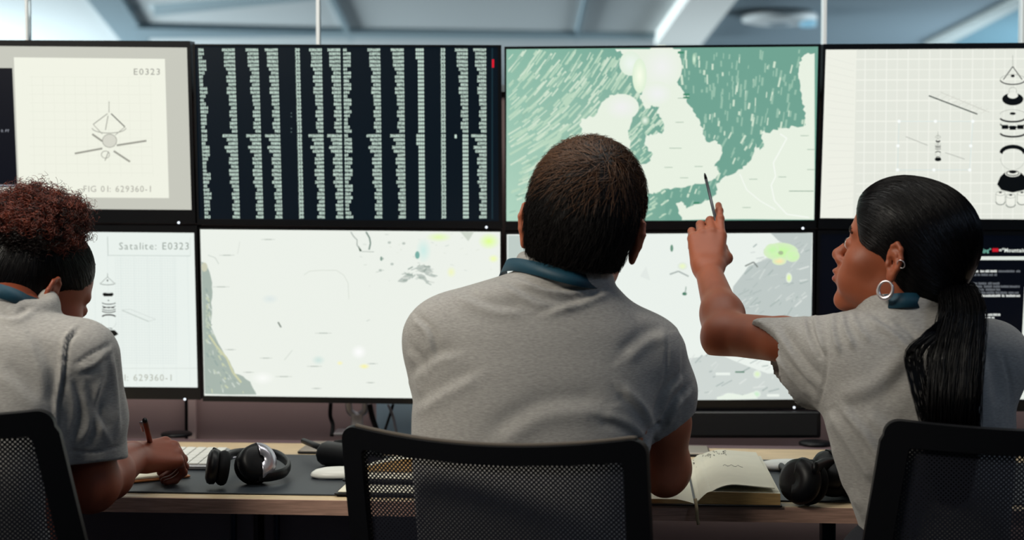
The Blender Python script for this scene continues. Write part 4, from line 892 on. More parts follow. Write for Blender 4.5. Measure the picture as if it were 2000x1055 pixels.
class Head:
    def __init__(s, o, yaw, pitch, roll, sc):
        """yaw about z from facing +y, pitch up positive, roll right positive"""
        s.o = np.asarray(o, float); s.R = rot(yaw)@rot(0, 0, roll)@rot(0, pitch); s.s = sc
    def p(s, *v): return s.o+s.R@(A(*v)*s.s)
    def ell(s, c, r, R=None): return ell(s.p(*c), A(*r)*s.s, s.R if R is None else s.R@R)
    def cap(s, a, b, ra, rb=None): return cap(s.p(*a), s.p(*b), ra*s.s, (ra if rb is None else rb)*s.s)
    def loc(s, V): return (np.asarray(V)-s.o)@s.R/s.s
def head_prims(Fd, H, fem=False):
    Fd.add(H.ell((0, -.012, .045), (.073, .094, .082)), .01); Fd.add(H.ell((0, .041 if fem else .034, .040), (.060, .052, .056)), .02)
    Fd.add(H.ell((0, .032, -.022), (.055, .056, .075)), .03); Fd.add(H.ell((0, .018, -.062), (.050, .058, .032)), .03)
    Fd.add(H.ell((0, .074, -.098), (.020, .017, .016)), .03)
    for sx in (-1, 1):
        Fd.add(H.ell((sx*.040, .052, -.022), (.022, .026, .022)), .02); Fd.add(H.ell((sx*.034, .056, -.055), (.020, .026, .024)), .02)
        Fd.add(H.cap((sx*.012, .088, .022), (sx*.044, .074, .024), .006), .012)
        Fd.sub(H.ell((sx*.031, .096, .002), (.017, .014, .011)), .014)
        Fd.add(H.ell((sx*.031, .077, .002), (.0155, .0135, .0115)), .004)
        Fd.sub(H.ell((sx*.031, .0925, .001), (.0125, .009, .0050)), .002)
        Fd.add(H.ell((sx*.0125, .096, -.033), (.0075, .0105, .0070)), .008)
    Fd.add(H.cap((0, .086, .010), (0, .108, -.024), .0060, .0085), .012); Fd.add(H.ell((0, .108, -.028), (.0095, .0085, .0075)), .008)
    Fd.add(H.ell((0, .084, -.056), (.026, .018, .020)), .012)
    Fd.add(H.ell((0, .0985, -.0535), (.020, .0085, .0055)), .004); Fd.add(H.ell((0, .0960, -.0660), (.018, .0085, .0065)), .004)
    Fd.sub(H.ell((0, .108, -.0595), (.022, .012, .0011)), .002)
def ear_prims(Fd, H, sx, out=.0, sc=1.0):
    R_ = rot(sx*(.42+out), -.15); 
    def q(y, z, x=0): return A(sx*.071, -.006, .001)+R_@A(sx*x, (y)*sc, z*sc)
    Fd.add(H.ell(q(-.010, .002, .006), (.0045, .015*sc, .027*sc), R_), .004)
    C = [(-.000, .013, .004), (-.004, .025, .007), (-.014, .030, .010), (-.023, .022, .012), (-.026, .006, .012), (-.021, -.010, .010), (-.014, -.022, .008)]
    pr_ = [q(y, z, x) for y, z, x in C]
    for a, b in zip(pr_[:-1], pr_[1:]): Fd.add(H.cap(a, b, .0038, .0036), .003)
    Fd.add(H.ell(q(-.009, -.026, .006), (.0045, .0085*sc, .0095*sc), R_), .005)
    C = [(-.006, .016, .007), (-.015, .012, .009), (-.017, -.002, .009), (-.012, -.013, .008)]
    pr_ = [q(y, z, x) for y, z, x in C]
    for a, b in zip(pr_[:-1], pr_[1:]): Fd.add(H.cap(a, b, .0026), .003)
    Fd.sub(H.ell(q(-.006, -.003, .010), (.006, .008*sc, .010*sc), R_), .003)
    Fd.add(H.ell(q(.000, -.006, .005), (.005, .0045, .006), R_), .003)
    return q
def hand_prims(Fd, o, ydir, zdir, side, sc, bends, thumb, k=.006, spread=(.05, .0, -.05, -.1)):
    """side +1: thumb along y x z.  bends: 4 x 3 angles (index, middle, ring, little)"""
    y = np.asarray(ydir, float); y /= np.linalg.norm(y); z = np.asarray(zdir, float); z = z-y*np.dot(y, z); z /= np.linalg.norm(z); x = np.cross(y, z)*side
    def W_(a, b, c): return o+(x*a+y*b+z*c)*sc
    kn = [(.027, .088, 0), (.008, .092, .003), (-.011, .088, .001), (-.028, .080, -.003)]
    ln = [(.042, .025, .021), (.046, .029, .021), (.043, .027, .021), (.034, .020, .019)]; rr_ = (.0092, .0094, .0088, .0078)
    Fd.add(cap(W_(-.010, .0, 0), W_(.010, .0, 0), .0215*sc), .01)
    for (a, b, c), r_ in zip(kn, (.0125, .0125, .0118, .0108)): Fd.add(cap(W_(a*.55, .012, -.002), W_(a, b-.004, c-.003), .0165*sc, r_*sc), .010)
    Fd.add(cap(W_(.012, .02, -.010), W_(.020, .07, -.010), .013*sc, .010*sc), .01); Fd.add(cap(W_(-.018, .02, -.008), W_(-.024, .066, -.008), .014*sc, .010*sc), .01)
    tips = []
    for i in range(4):
        p = A(*kn[i]); ang = 0; 
        for j in range(3):
            ang += bends[i][j]; sp_ = spread[i]; d = A(math.sin(sp_)*math.cos(ang), math.cos(sp_)*math.cos(ang), -math.sin(ang)); q = p+d*ln[i][j]
            r0 = rr_[i]*(1-.08*j); Fd.add(cap(W_(*p), W_(*q), r0*sc, r0*.90*sc), k if j == 0 else .0025); p = q
            if j < 2: Fd.add(ell(W_(*(p+A(0, 0, .0008))), A(1, 1, 1)*r0*1.03*sc), .003)
        tips.append(W_(*p))
    tp = [W_(*q) for q in thumb]
    for a, b, r0, r1, kk in zip(tp[:-1], tp[1:], (.0165, .0115, .0098), (.012, .0100, .0082), (.012, .005, .003)): Fd.add(cap(a, b, r0*sc, r1*sc), kk)
    return W_, tips
def flow_hair(Fd, roots, dirf, L, m=8, lift=.004, jit=.25, curl=.0, seed=0):
    r = np.random.default_rng(seed); n = len(roots); p = roots.copy(); out = [p-Fd.grad(p)*.002]; Ls = L*r.uniform(.6, 1.15, n); jv = r.normal(0, jit, (n, 3)); lf = r.uniform(.2, 1, n)*lift
    for i in range(1, m):
        g = Fd.grad(p); d = dirf(p)+jv; d = d-g*(d*g).sum(1)[:, None]; d /= np.linalg.norm(d, axis=1)[:, None]+1e-9
        p = p+d*(Ls/(m-1))[:, None]; dist = Fd.samp(p); g = Fd.grad(p)
        p = p+g*((-dist)+lf*(i/(m-1)))[:, None]; out.append(p.copy())
    return np.stack(out, 1)
def pick(V, mask, n, seed=0):
    idx = np.flatnonzero(mask); r = np.random.default_rng(seed); return V[r.choice(idx, n)]+r.normal(0, .001, (n, 3))
def body(name_label, parts, mats, origin):
    o = mk('person', parts, mats, origin=origin); tagp(o, name_label, 'person'); return o
def legs(parent, hipL, hipR, kneeL, kneeR, footL, footR, waist):
    Fd = Field(np.minimum.reduce([kneeL, kneeR, footL, footR, hipL, hipR])-.2, np.maximum.reduce([kneeL, kneeR, hipL, hipR, A(*waist)])+.2, .010)
    hm = (hipL+hipR)/2
    Fd.add(ell(hm+A(0, -.01, .0), (.175, .125, .10)), .03); Fd.add(cap(hm, A(*waist), .13, .12), .04)
    for h_, k_, f_ in ((hipL, kneeL, footL), (hipR, kneeR, footR)): Fd.add(cap(h_, k_, .085, .058), .04); Fd.add(cap(k_, f_+A(0, -.02, .08), .056, .045), .02)
    mk('trousers', [Fd.mesh()], M_trs, parent)
    S_ = []
    for f_ in (footL, footR):
        Fs = Field(f_-.2, f_+.25, .008); Fs.add(ell(f_+A(0, .07, .035), (.045, .12, .03)), .02); Fs.add(ell(f_+A(0, -.02, .05), (.04, .05, .045)), .03); Fs.cut(f_+A(0, .05, .008), (0, 0, -1), rad=.3); mk('shoe', [Fs.mesh()], M_shoe, parent)

# ---------------------------------------------------------------- THE MAN
def man():
    SK = skin('man_skin', (172, 98, 68)); Y0 = -.93
    def T(r, xl, xr, cy, b):        # torso row from the photograph's outline
        a = P(xl, r, cy); c = P(xr, r, cy); return (a[2], (a[0]+c[0])/2, cy, (c[0]-a[0])/2, b)
    rows = [T(520, 1030, 1158, -.880, .066), T(536, 992, 1184, -.880, .076), T(550, 938, 1196, -.880, .084), T(572, 876, 1216, -.880, .092), T(600, 846, 1244, -.88, .100), T(640, 822, 1272, -.885, .108),
            T(710, 812, 1284, -.89, .118), T(770, 806, 1286, -.895, .122), T(840, 803, 1276, -.90, .122), T(920, 806, 1262, -.905, .122), T(1020, 815, 1250, -.91, .12), T(1120, 822, 1245, -.915, .12), T(1190, 824, 1245, -.92, .12)]
    # body: head, neck
    H = Head(P(1137, 456, -.875), -.20, -.02, .15, 1.035)
    Fh = Field(H.o-A(.15, .17, .20), H.o+A(.15, .17, .17), .0025); head_prims(Fh, H)
    nk = P(1098, 560, -.885)
    Fh.add(cap(H.p(0, -.022, -.04), nk, .056, .060), .025); Fh.add(H.cap((0, -.058, .0), (0, -.052, -.07), .030), .03)
    ear_prims(Fh, H, 1, .15, 1.08); ear_prims(Fh, H, -1, .05, 1.12)
    Vh, Qh = Fh.mesh()
    # right arm: sleeve, elbow on the book, forearm up to the chin
    sh = P(1283, 700, -.86); elb = P(1302, 925, -.80); wr = P(1228, 690, -.64); lo = np.minimum(elb, wr)-.13; hi = np.maximum(sh, wr)+A(.1, .1, .3)
    Fa = Field(A(.05, -.95, .73), A(.36, -.48, 1.20), .0028)
    Fa.add(cap(sh, sh*.45+elb*.55, .038, .042), .01); Fa.add(cap(sh*.45+elb*.55, elb+A(0, 0, .006), .044, .034), .02); Fa.add(ell(elb+A(-.004, -.006, -.008), (.031, .031, .030)), .02)
    md = elb*.68+wr*.32; Fa.add(cap(elb+A(.006, .01, .01), md+A(.012, 0, 0), .034, .041), .02); Fa.add(cap(md, wr, .040, .026), .02)
    chin = P(1196, 566, -.74)
    hand_prims(Fa, wr, chin+A(-.02, -.03, -.01)-wr, A(.8, .4, .1), -1, 1.0, [(.5, .9, .5), (.7, .9, .6), (.9, 1.0, .6), (1.0, 1.0, .6)], [(.012, .01, -.006), (.042, .045, -.012), (.046, .075, -.008), (.040, .098, -.004)])
    Va, Qa = Fa.mesh()
    # left arm, folded in front of the chest
    sl = P(862, 690, -.86); el = P(905, 925, -.62); wl = P(1075, 700, -.60)
    Fb = Field(A(-.28, -.95, .73), A(.15, -.45, 1.16), .005); Fb.add(cap(sl, el, .048, .036), .02); Fb.add(cap(el, wl, .038, .027), .02)
    hand_prims(Fb, wl, P(1150, 590, -.66)-wl, A(-.3, .8, .1), 1, 1.0, [(.9, .9, .5)]*4, [(.012, .01, -.006), (.036, .045, -.014), (.040, .072, -.014), (.034, .092, -.012)])
    Vb, Qb = Fb.mesh()
    Ft = Field(A(-.27, -1.08, .52), A(.32, -.72, 1.16), .008); Ft.add(loft(rows, grow=-.010), .01); Ft.add(cap(nk, nk+A(0, 0, -.05), .055, .055), .02); Vt, Qt = Ft.mesh()
    pb = body('man with short dark hair and grey t-shirt seen from behind, resting his chin', [(Vh, Qh), (Va, Qa), (Vb, Qb), (Vt, Qt)], SK, A(.02, -.93, .455))
    # shirt
    Fs = Field(A(-.30, -1.12, .56), A(.36, -.66, 1.175), .0042); Fs.add(loft(rows), .01)
    shd = sh*.72+elb*.28; hem = sh*.30+elb*.70
    Fs.add(cap(sh+A(-.014, 0, .004), shd, .062, .056), .045); Fs.add(cap(shd, hem, .056, .050), .02); Fs.add(cap(sl+A(.012, 0, .004), sl*.55+el*.45, .062, .052), .045)
    Fs.add(ell(P(885, 648, -.87), (.065, .07, .050)), .04)
    Fs.sub(cap(sh*.36+elb*.64, elb, .0440, .0475), .003); Fs.cut(P(1270, 863, -.84), (.57, .0, -.82), near=P(1330, 900, -.82), rad=.105)
    Fs.sub(cap(P(1250, 880, -.98), P(1282, 826, -.90), .012, .003), .010)
    Fs.sub(cap(H.p(0, -.02, -.06), P(1101, 538, -.886), .056, .058), .004)
    ring = [P(1103, 523, -.890)+A(.064*math.cos(a), .064*math.sin(a), -.014*math.cos(a)-.004*(-math.sin(a))) for a in np.linspace(0, 2*PI, 25)]
    for a, b in zip(ring[:-1], ring[1:]): Fs.add(cap(a, b, .0085), .012); Fs.add(cap(a+A(0, 0, -.012), b+A(0, 0, -.012), .0085), .012)
    V, Q = Fs.mesh(); V = folds(V, Fs.grad(V), [([(1015, 546), (1080, 566), (1150, 566)], 7, .005, 1), ([(985, 556), (1060, 590), (1130, 594)], 10, .0045, 1), ([(1060, 612), (1130, 590), (1190, 566)], 9, .004, 1), ([(900, 575), (960, 600), (1020, 606)], 12, .003, 1),
        ([(1302, 660), (1300, 730), (1284, 800), (1262, 850)], 3.5, .0022, -1), ([(1296, 830), (1318, 790), (1345, 760)], 8, .005, 1), ([(1285, 812), (1300, 770), (1330, 735)], 8, .004, 1), ([(1278, 850), (1250, 800), (1210, 760)], 11, .004, 1), ([(1265, 870), (1225, 835), (1170, 815)], 12, .0035, 1),
        ([(812, 620), (840, 650), (850, 700)], 8, .004, 1), ([(803, 680), (822, 720), (826, 780)], 9, .004, 1), ([(805, 740), (850, 700), (890, 690)], 14, .0035, 1), ([(806, 800), (870, 760), (930, 730)], 16, .0035, 1), ([(960, 860), (1060, 800), (1180, 790)], 24, .004, 1), ([(1245, 610), (1290, 650), (1310, 700)], 12, .003, 0), ([(1215, 700), (1260, 660), (1300, 650)], 15, .003, 1)])
    mk('shirt', [(V, Q)], M_shirt, pb)
    # lanyard
    pts = [P(1010, 620, -.755), P(985, 550, -.78), P(984, 524, -.840), P(1004, 517, -.905), P(1048, 525, -.955), P(1098, 539, -.974), P(1140, 549, -.966), P(1172, 553, -.930), P(1192, 560, -.870), P(1185, 600, -.79), P(1150, 700, -.755)]
    cv = spline(pts, 6); ctr = P(1098, 545, -.87); nr = cv-ctr; nr[:, 2] = .35*np.linalg.norm(nr[:, :2], axis=1)
    mk('lanyard', [ribbon(cv, nr, .021, .0018)], M_teal, pb)
    # hair: short cap grown from the scalp
    Fc_ = Field(H.o-A(.15, .16, .16), H.o+A(.15, .16, .20), .0035)
    Fc_.add(H.ell((0, -.012, .047), (.0845, .105, .0955)), .01); Fc_.add(H.ell((0, .02, .060), (.076, .080, .082)), .03); Fc_.add(H.ell((0, -.045, .005), (.0735, .068, .070)), .03)
    Fc_.add(H.ell((0, -.048, -.035), (.062, .045, .050)), .03)
    Fc_.sub(H.ell((0, .125, -.03), (.12, .085, .115)), .01)
    for sx in (-1, 1): Fc_.sub(H.ell((sx*.098, .004, -.022), (.036, .034, .044)), .010)
    Fc_.cut(H.p(0, -.10, -.050), H.R@A(0, .12, -1), rad=.2)
    Vc, Qc = Fc_.mesh(); L_ = H.loc(Vc)
    wh_ = H.p(.022, -.070, .106)
    n_ = np.sin(L_[:, 0]*260+np.sin(L_[:, 2]*190)*1.5)*np.sin(L_[:, 2]*150+L_[:, 1]*170); Vn = Vc+Fc_.grad(Vc)*(n_*.0010)[:, None]
    up = H.R@A(0, 0, 1)
    def df(p):
        v = p-wh_; d = v/(np.linalg.norm(v, axis=1)[:, None]+.01); sw = np.cross(d, up)*.35; dn = -up*.5*np.clip((.09-(p-H.o)@up)/.09, 0, 1)[:, None]; return d+sw+dn
    rt = pick(Vc, L_[:, 1] < .09, 9000, 3); st = flow_hair(Fc_, rt, df, .046, 7, .0075, .34, seed=1)
    hl = H.loc(st[:, 0]); br_ = (np.random.default_rng(2).random(len(st)) < np.clip((hl[:, 2]-.045)/.07, 0, .85))  # browner strands towards the crown paint in the light on top
    hk = [(Vn, Qc, 0), strands(st[~br_], .00055, 0), strands(st[br_], .00055, 1)]
    mk('hair', hk, [mat('man_hair_dark', (17, 12, 10), .6, var=.25, noise=160, **{'Specular IOR Level': .25}), mat('man_hair_lit_brown', (98, 66, 42), .45, **{'Specular IOR Level': .4})], pb)
    legs(pb, A(-.07, -.93, .53), A(.11, -.93, .53), A(-.12, -.56, .52), A(.17, -.55, .52), A(-.12, -.58, 0), A(.18, -.58, 0), (.02, -.91, .66))
    return pb
man()

# ---------------------------------------------------------------- THE PONYTAIL WOMAN
def woman_right():
    SK = skin('warm_brown_skin', (152, 80, 50)); PX = mat('lip_tone', (150, 66, 56), .4)
    def T(r, xl, xr, cy, b):
        a = P(xl, r, cy); c = P(xr, r, cy); return (a[2], (a[0]+c[0])/2, cy, (c[0]-a[0])/2, b)
    rows = [T(590, 1712, 1822, -.885, .062), T(608, 1676, 1850, -.888, .074), T(625, 1640, 1900, -.89, .086), T(660, 1622, 1945, -.895, .096), T(710, 1612, 1965, -.90, .102), T(770, 1606, 1975, -.905, .106),
            T(830, 1614, 1978, -.91, .106), T(900, 1634, 1975, -.91, .104), T(970, 1660, 1970, -.91, .102), T(1040, 1684, 1965, -.91, .104), T(1120, 1690, 1970, -.91, .11), T(1200, 1680, 1980, -.91, .12)]
    H = Head(P(1762, 506, -.885), PI/2-math.radians(34), math.radians(17), 0, .955)
    Fh = Field(H.o-A(.16, .15, .19), H.o+A(.14, .15, .15), .0022); head_prims(Fh, H, True)
    nk = P(1772, 600, -.885); Fh.add(cap(H.p(0, -.018, -.045), nk, .046, .052), .02)
    eq = ear_prims(Fh, H, -1, -.25, .98); ear_prims(Fh, H, 1, .0, .98)
    Vh, Qh = Fh.mesh(); Lf = H.loc(Vh); Qh = np.asarray(Qh); fc_ = Lf[Qh].mean(1)
    lip = (((fc_[:, 0])/.021)**2+((fc_[:, 2]+.0598)/.0115)**2 < 1) & (fc_[:, 1] > .092)
    # raised left arm
    s0 = P(1630, 680, -.852); e0 = P(1418, 652, -.665); w0 = P(1383, 528, -.485)
    Fa = Field(A(.24, -.98, .98), A(.56, -.30, 1.28), .0026)
    Fa.add(cap(s0, s0*.55+e0*.45, .034, .040), .01); Fa.add(cap(s0*.55+e0*.45, e0, .0405, .0365), .01); Fa.add(ell(e0+A(-.008, .0, -.012), (.032, .034, .030)), .02)
    md = e0*.72+w0*.28; Fa.add(cap(e0, md+A(.003, 0, 0), .0345, .0330), .02); Fa.add(cap(md+A(.003, 0, 0), w0, .033, .0235), .03)
    W_, tips = hand_prims(Fa, w0+A(0, 0, .004), A(.06, .62, .74), A(0, -.78, .62), 1, .93, [(.06, .10, .12), (.40, 1.15, .8), (.48, 1.2, .8), (.55, 1.2, .8)],
        [(.016, .014, -.008), (.040, .045, -.022), (.034, .076, -.030), (.026, .100, -.026)], spread=(-.02, .0, -.02, -.05))
    Va, Qa = Fa.mesh()
    # far (right) arm resting forward on the desk
    s1 = P(1945, 700, -.90); e1 = A(.74, -.72, .86); w1_ = A(.66, -.56, .785)
    Fb = Field(A(.5, -.98, .73), A(.86, -.36, 1.16), .0045); Fb.add(cap(s1, e1, .045, .035), .02); Fb.add(cap(e1, w1_, .035, .025), .02)
    hand_prims(Fb, w1_, A(-.3, 1, -.05), A(0, 0, 1), -1, .93, [(.3, .4, .2)]*4, [(.016, .014, -.008), (.040, .045, -.016), (.048, .070, -.016), (.046, .092, -.016)]); Vb, Qb = Fb.mesh()
    Ft = Field(A(.4, -1.06, .5), A(.80, -.74, 1.16), .008); Ft.add(loft(rows, grow=-.010), .01); Ft.add(cap(nk, nk+A(0, 0, -.04), .047), .02); Vt, Qt = Ft.mesh()
    pb = body('woman with long black ponytail and hoop earrings pointing at the upper map', [(Vh, Qh[~lip], 0), (Vh, Qh[lip], 1), (Va, Qa), (Vb, Qb), (Vt, Qt)], [SK, PX], A(.62, -.92, .455))
    # shirt
    Fs = Field(A(.34, -1.10, .56), A(.92, -.62, 1.14), .0040); Fs.add(loft(rows), .01)
    a_ = P(1668, 700, -.89); b_ = P(1500, 700, -.775); c_ = P(1560, 716, -.815)
    Fs.add(cap(a_, c_, .066, .066), .035); Fs.add(cap(c_, b_, .066, .060), .02); Fs.add(cap(P(1668, 665, -.89), P(1490, 672, -.775), .040, .040), .02)
    Fs.add(cap(s1+A(-.01, 0, 0), s1*.45+e1*.55, .062, .050), .04)
    Fs.sub(cap(P(1552, 694, -.810), P(1450, 688, -.74), .043, .045), .003); Fs.sub(cap(P(1552, 708, -.810), P(1450, 712, -.74), .048, .049), .003)
    Fs.cut(P(1485, 645, -.78), A(-127, -25, -66), near=P(1468, 735, -.75), rad=.125)
    Fs.sub(cap(H.p(0, -.018, -.05), P(1769, 604, -.885), .048, .050), .004)
    ring = [P(1768, 592, -.885)+A(.058*math.cos(a), .056*math.sin(a), .006*(-math.sin(a))) for a in np.linspace(0, 2*PI, 25)]
    for a, b in zip(ring[:-1], ring[1:]): Fs.add(cap(a, b, .008), .014); Fs.add(cap(a+A(0, 0, -.012), b+A(0, 0, -.012), .008), .014)
    V, Q = Fs.mesh(); V = folds(V, Fs.grad(V), [([(1612, 618), (1616, 700), (1606, 760), (1597, 800)], 3.0, .0028, -1), ([(1590, 612), (1600, 650), (1612, 690)], 5, .007, 0), ([(1626, 610), (1630, 650), (1640, 690)], 5, .007, 0), ([(1644, 608), (1652, 645), (1668, 680)], 5, .006, 0), ([(1662, 608), (1676, 640), (1700, 668)], 6, .004, 0), ([(1574, 616), (1585, 660), (1604, 700)], 6, .006, 1),
        ([(1700, 618), (1750, 650), (1790, 690)], 10, .005, 1), ([(1740, 625), (1780, 660), (1800, 700)], 9, .004, 1), ([(1520, 640), (1560, 700), (1600, 750)], 9, .006, 1), ([(1500, 668), (1540, 720), (1590, 775)], 8, .006, 1), ([(1545, 625), (1580, 680), (1606, 720)], 9, .0035, 0),
        ([(1620, 800), (1665, 870), (1712, 945)], 10, .010, 0), ([(1640, 790), (1690, 850), (1730, 910)], 9, .008, 0), ([(1625, 860), (1650, 930), (1690, 1000)], 8, .009, 0), ([(1612, 810), (1636, 880), (1660, 950)], 7, .007, 0), ([(1650, 930), (1672, 980), (1690, 1020)], 7, .005, 0), ([(1780, 700), (1720, 760), (1640, 790)], 22, .004, 1), ([(1700, 800), (1740, 830), (1790, 840)], 18, .003, 1), ([(1960, 690), (1975, 760), (1972, 840)], 4, .003, -1), ([(1900, 660), (1930, 720), (1940, 800)], 16, .003, 1)])
    mk('shirt', [(V, Q)], M_shirt, pb)
    pts = [P(1700, 700, -.77), P(1690, 630, -.80), P(1700, 606, -.86), P(1722, 592, -.925), P(1760, 587, -.955), P(1800, 588, -.950), P(1826, 594, -.91), P(1836, 620, -.85), P(1825, 700, -.79)]
    cv = spline(pts, 6); ctr = P(1768, 595, -.875); nr = cv-ctr; nr[:, 2] = .25*np.linalg.norm(nr[:, :2], axis=1)
    mk('lanyard', [ribbon(cv, nr, .023, .0018)], M_teal, pb)
    # eyes, brows
    for sx in (-1, 1):
        V, Q = lathe([(.0118*math.sin(a), -.0118*math.cos(a)) for a in np.linspace(.05, PI-.05, 14)], 24)[:2]; c = H.p(sx*.031, .0792, .0015)
        e = mk('eyeball', [(np.asarray(V)*H.s+c, Q)], mat('eye_white', (220, 210, 205), .15), pb)
        V, Q = lathe([(.0054, .0), (.0054, .001), (.001, .0016)], 18)[:2]; q = Vector(H.R@A(-.15, 1, .1)).to_track_quat('Z', 'Y').to_matrix().to_4x4()
        mk('iris', [xf((V, Q), Matrix.Translation(Vector(c+H.R@(A(-.15, 1, .1)/1.015)*.0108*H.s))@q)], mat('dark_iris', (30, 16, 10), .1), e)
        rb = []; r = random.Random(3)
        for i in range(70):
            t_ = r.random(); x = sx*(.014+.034*t_); z = .0215+.005*math.sin(t_*PI)+r.uniform(-.0026, .0026); q_ = np.array([H.p(x+sx*k_, .092-.018*t_*t_, z+.4*k_) for k_ in (0, .003, .006)]); q_ = q_-Fh.grad(q_)*(Fh.samp(q_)-.0007)[:, None]; rb.append(q_)
        mk('eyebrow', [strands(rb, .0005)], mat('black_hair', (6, 5, 7), .38, **{'Specular IOR Level': .22}), pb)
    # hoop earrings
    lobe = H.p(*(eq(-.009, -.034, .009)+A(-.002, 0, 0))); hoop = [lobe+H.R@(A(-.003, .0118*math.cos(a)*.95, -.0125+.0135*math.sin(a))) for a in np.linspace(0, 2*PI, 33)[:-1]]
    mk('hoop_earring', [tube(hoop, [.0016+.0022*(1-math.sin(a))/2 for a in np.linspace(0, 2*PI, 33)[:-1]], 10, closed=True)], M_chrome, pb)
    c = H.p(*(eq(-.025, -.001, .014)+A(-.001, 0, 0))); hoop = [c+H.R@(A(-.004*math.sin(a), -.003+.0062*math.cos(a), .0062*math.sin(a))) for a in np.linspace(0, 2*PI, 25)[:-1]]
    mk('ear_ring', [tube(hoop, .0007, 8, closed=True)], M_chrome, pb)
    # hair cap, swept back to the tail
    HM = [mat('black_hair', (6, 5, 7), .38, **{'Specular IOR Level': .22}), mat('black_hair_sheen', (18, 13, 13), .32, **{'Specular IOR Level': .35})]
    Fc_ = Field(H.o-A(.16, .15, .14), H.o+A(.16, .15, .17), .0032)
    Fc_.add(H.ell((0, -.014, .048), (.083, .103, .090)), .01); Fc_.add(H.ell((0, .030, .058), (.070, .066, .064)), .03); Fc_.add(H.ell((0, -.055, .0), (.066, .056, .066)), .03)
    Fc_.sub(H.ell((0, .142, -.008), (.13, .090, .098)), .010)
    for sx in (-1, 1): Fc_.sub(H.ell((sx*.090, .020, -.036), (.040, .036, .048)), .012)
    Fc_.sub(H.ell((0, .03, -.10), (.1, .09, .05)), .02)
    Vc, Qc = Fc_.mesh(); tie = H.p(0, -.118, -.020); L_ = H.loc(Vc)
    def df(p): v = tie-p; return v/(np.linalg.norm(v, axis=1)[:, None]+1e-6)+H.R@A(0, -.2, .35)*np.clip(((p-H.o)@H.R[:, 1])[:, None]/.06, 0, 1)
    st = flow_hair(Fc_, pick(Vc, L_[:, 1] > -.10, 6500, 5), df, .07, 9, .0012, .05, seed=2)
    hp = mk('hair', [(Vc, Qc, 0), strands(st[:5000], .0005, 0), strands(st[5000:], .0005, 1)], HM, pb)
    # ponytail
    tl = spline([tie, P(1872, 562, -.955), P(1880, 610, -.985), P(1868, 700, -1.015), P(1862, 800, -1.035), P(1860, 900, -1.015), P(1858, 975, -1.01)], 7); m = len(tl)
    N = 2600; r = np.random.default_rng(6); ang = r.uniform(0, 2*PI, N); rad = np.sqrt(r.uniform(0, 1, N)); tt = np.linspace(0, 1, m)
    wx = np.interp(tt, [0, .08, .25, .5, .8, 1], [.014, .020, .030, .040, .038, .022]); wy = np.interp(tt, [0, .1, .4, 1], [.014, .018, .020, .012])
    pp = tl[None]+np.stack([rad[:, None]*np.cos(ang)[:, None]*wx, rad[:, None]*np.sin(ang)[:, None]*wy, 0*wx[None]+0*rad[:, None]], -1)+np.cumsum(r.normal(0, .0006, (N, m, 3)), 1)
    core = tube(tl, 1, 16); cvv = []
    for i in range(m):
        for j in range(16): a = 2*PI*j/16; cvv.append(tl[i]+A(math.cos(a)*wx[i]*.93, math.sin(a)*wy[i]*.93, 0))
    # loose locks falling over the shoulder blade
    lk = []
    for i in range(260):
        g_ = r.choice(6); x0 = (1800, 1812, 1824, 1836, 1845, 1806)[g_]; off = r.normal(0, 2.2); xs = (1790, 1782, 1800, 1815, 1830, 1772)[g_]
        a = [P(1868+r.normal(0, 5), 610, -.995), P(x0+off+16, 645, -1.005), P(xs+off, 690+r.uniform(-8, 8), -1.018), P(xs+off+6, 745, -1.028), P(xs+off+22+g_, 820+r.uniform(-10, 16), -1.036)]; lk.append(spline(a, 4))
    mk('ponytail', [(cvv, core[1], 0), strands(pp[:2100], .0007, 0), strands(pp[2100:], .0006, 1), strands(lk, .0007, 0)], HM, hp)
    mk('hair_tie', [tube([tie+H.R@A(.016*math.cos(a), -.004, .016*math.sin(a)) for a in np.linspace(0, 2*PI, 20)[:-1]], .004, 8, closed=True)], M_blackmat, hp)
    legs(pb, A(.53, -.92, .53), A(.69, -.92, .53), A(.46, -.50, .52), A(.72, -.50, .52), A(.46, -.46, 0), A(.72, -.46, 0), (.62, -.91, .64))
    # stylus held in the pointing hand
    a = P(1376, 338, -.385); b = W_(.026, .098, -.016); d = (a-b)/np.linalg.norm(a-b); q = b-d*.030
    st_ = empty('stylus_pen', q, 'thin dark pen held up against the map by the pointing woman', 'pen')
    mk('barrel', [tube([q, b, a-d*.012], [.0030, .0030, .0028], 10)], mat('pen_grey', (66, 66, 72), .35, .5), st_); mk('tip', [tube([a-d*.012, a-d*.004, a], [.0030, .0022, .0006], 10)], M_black, st_)
woman_right()

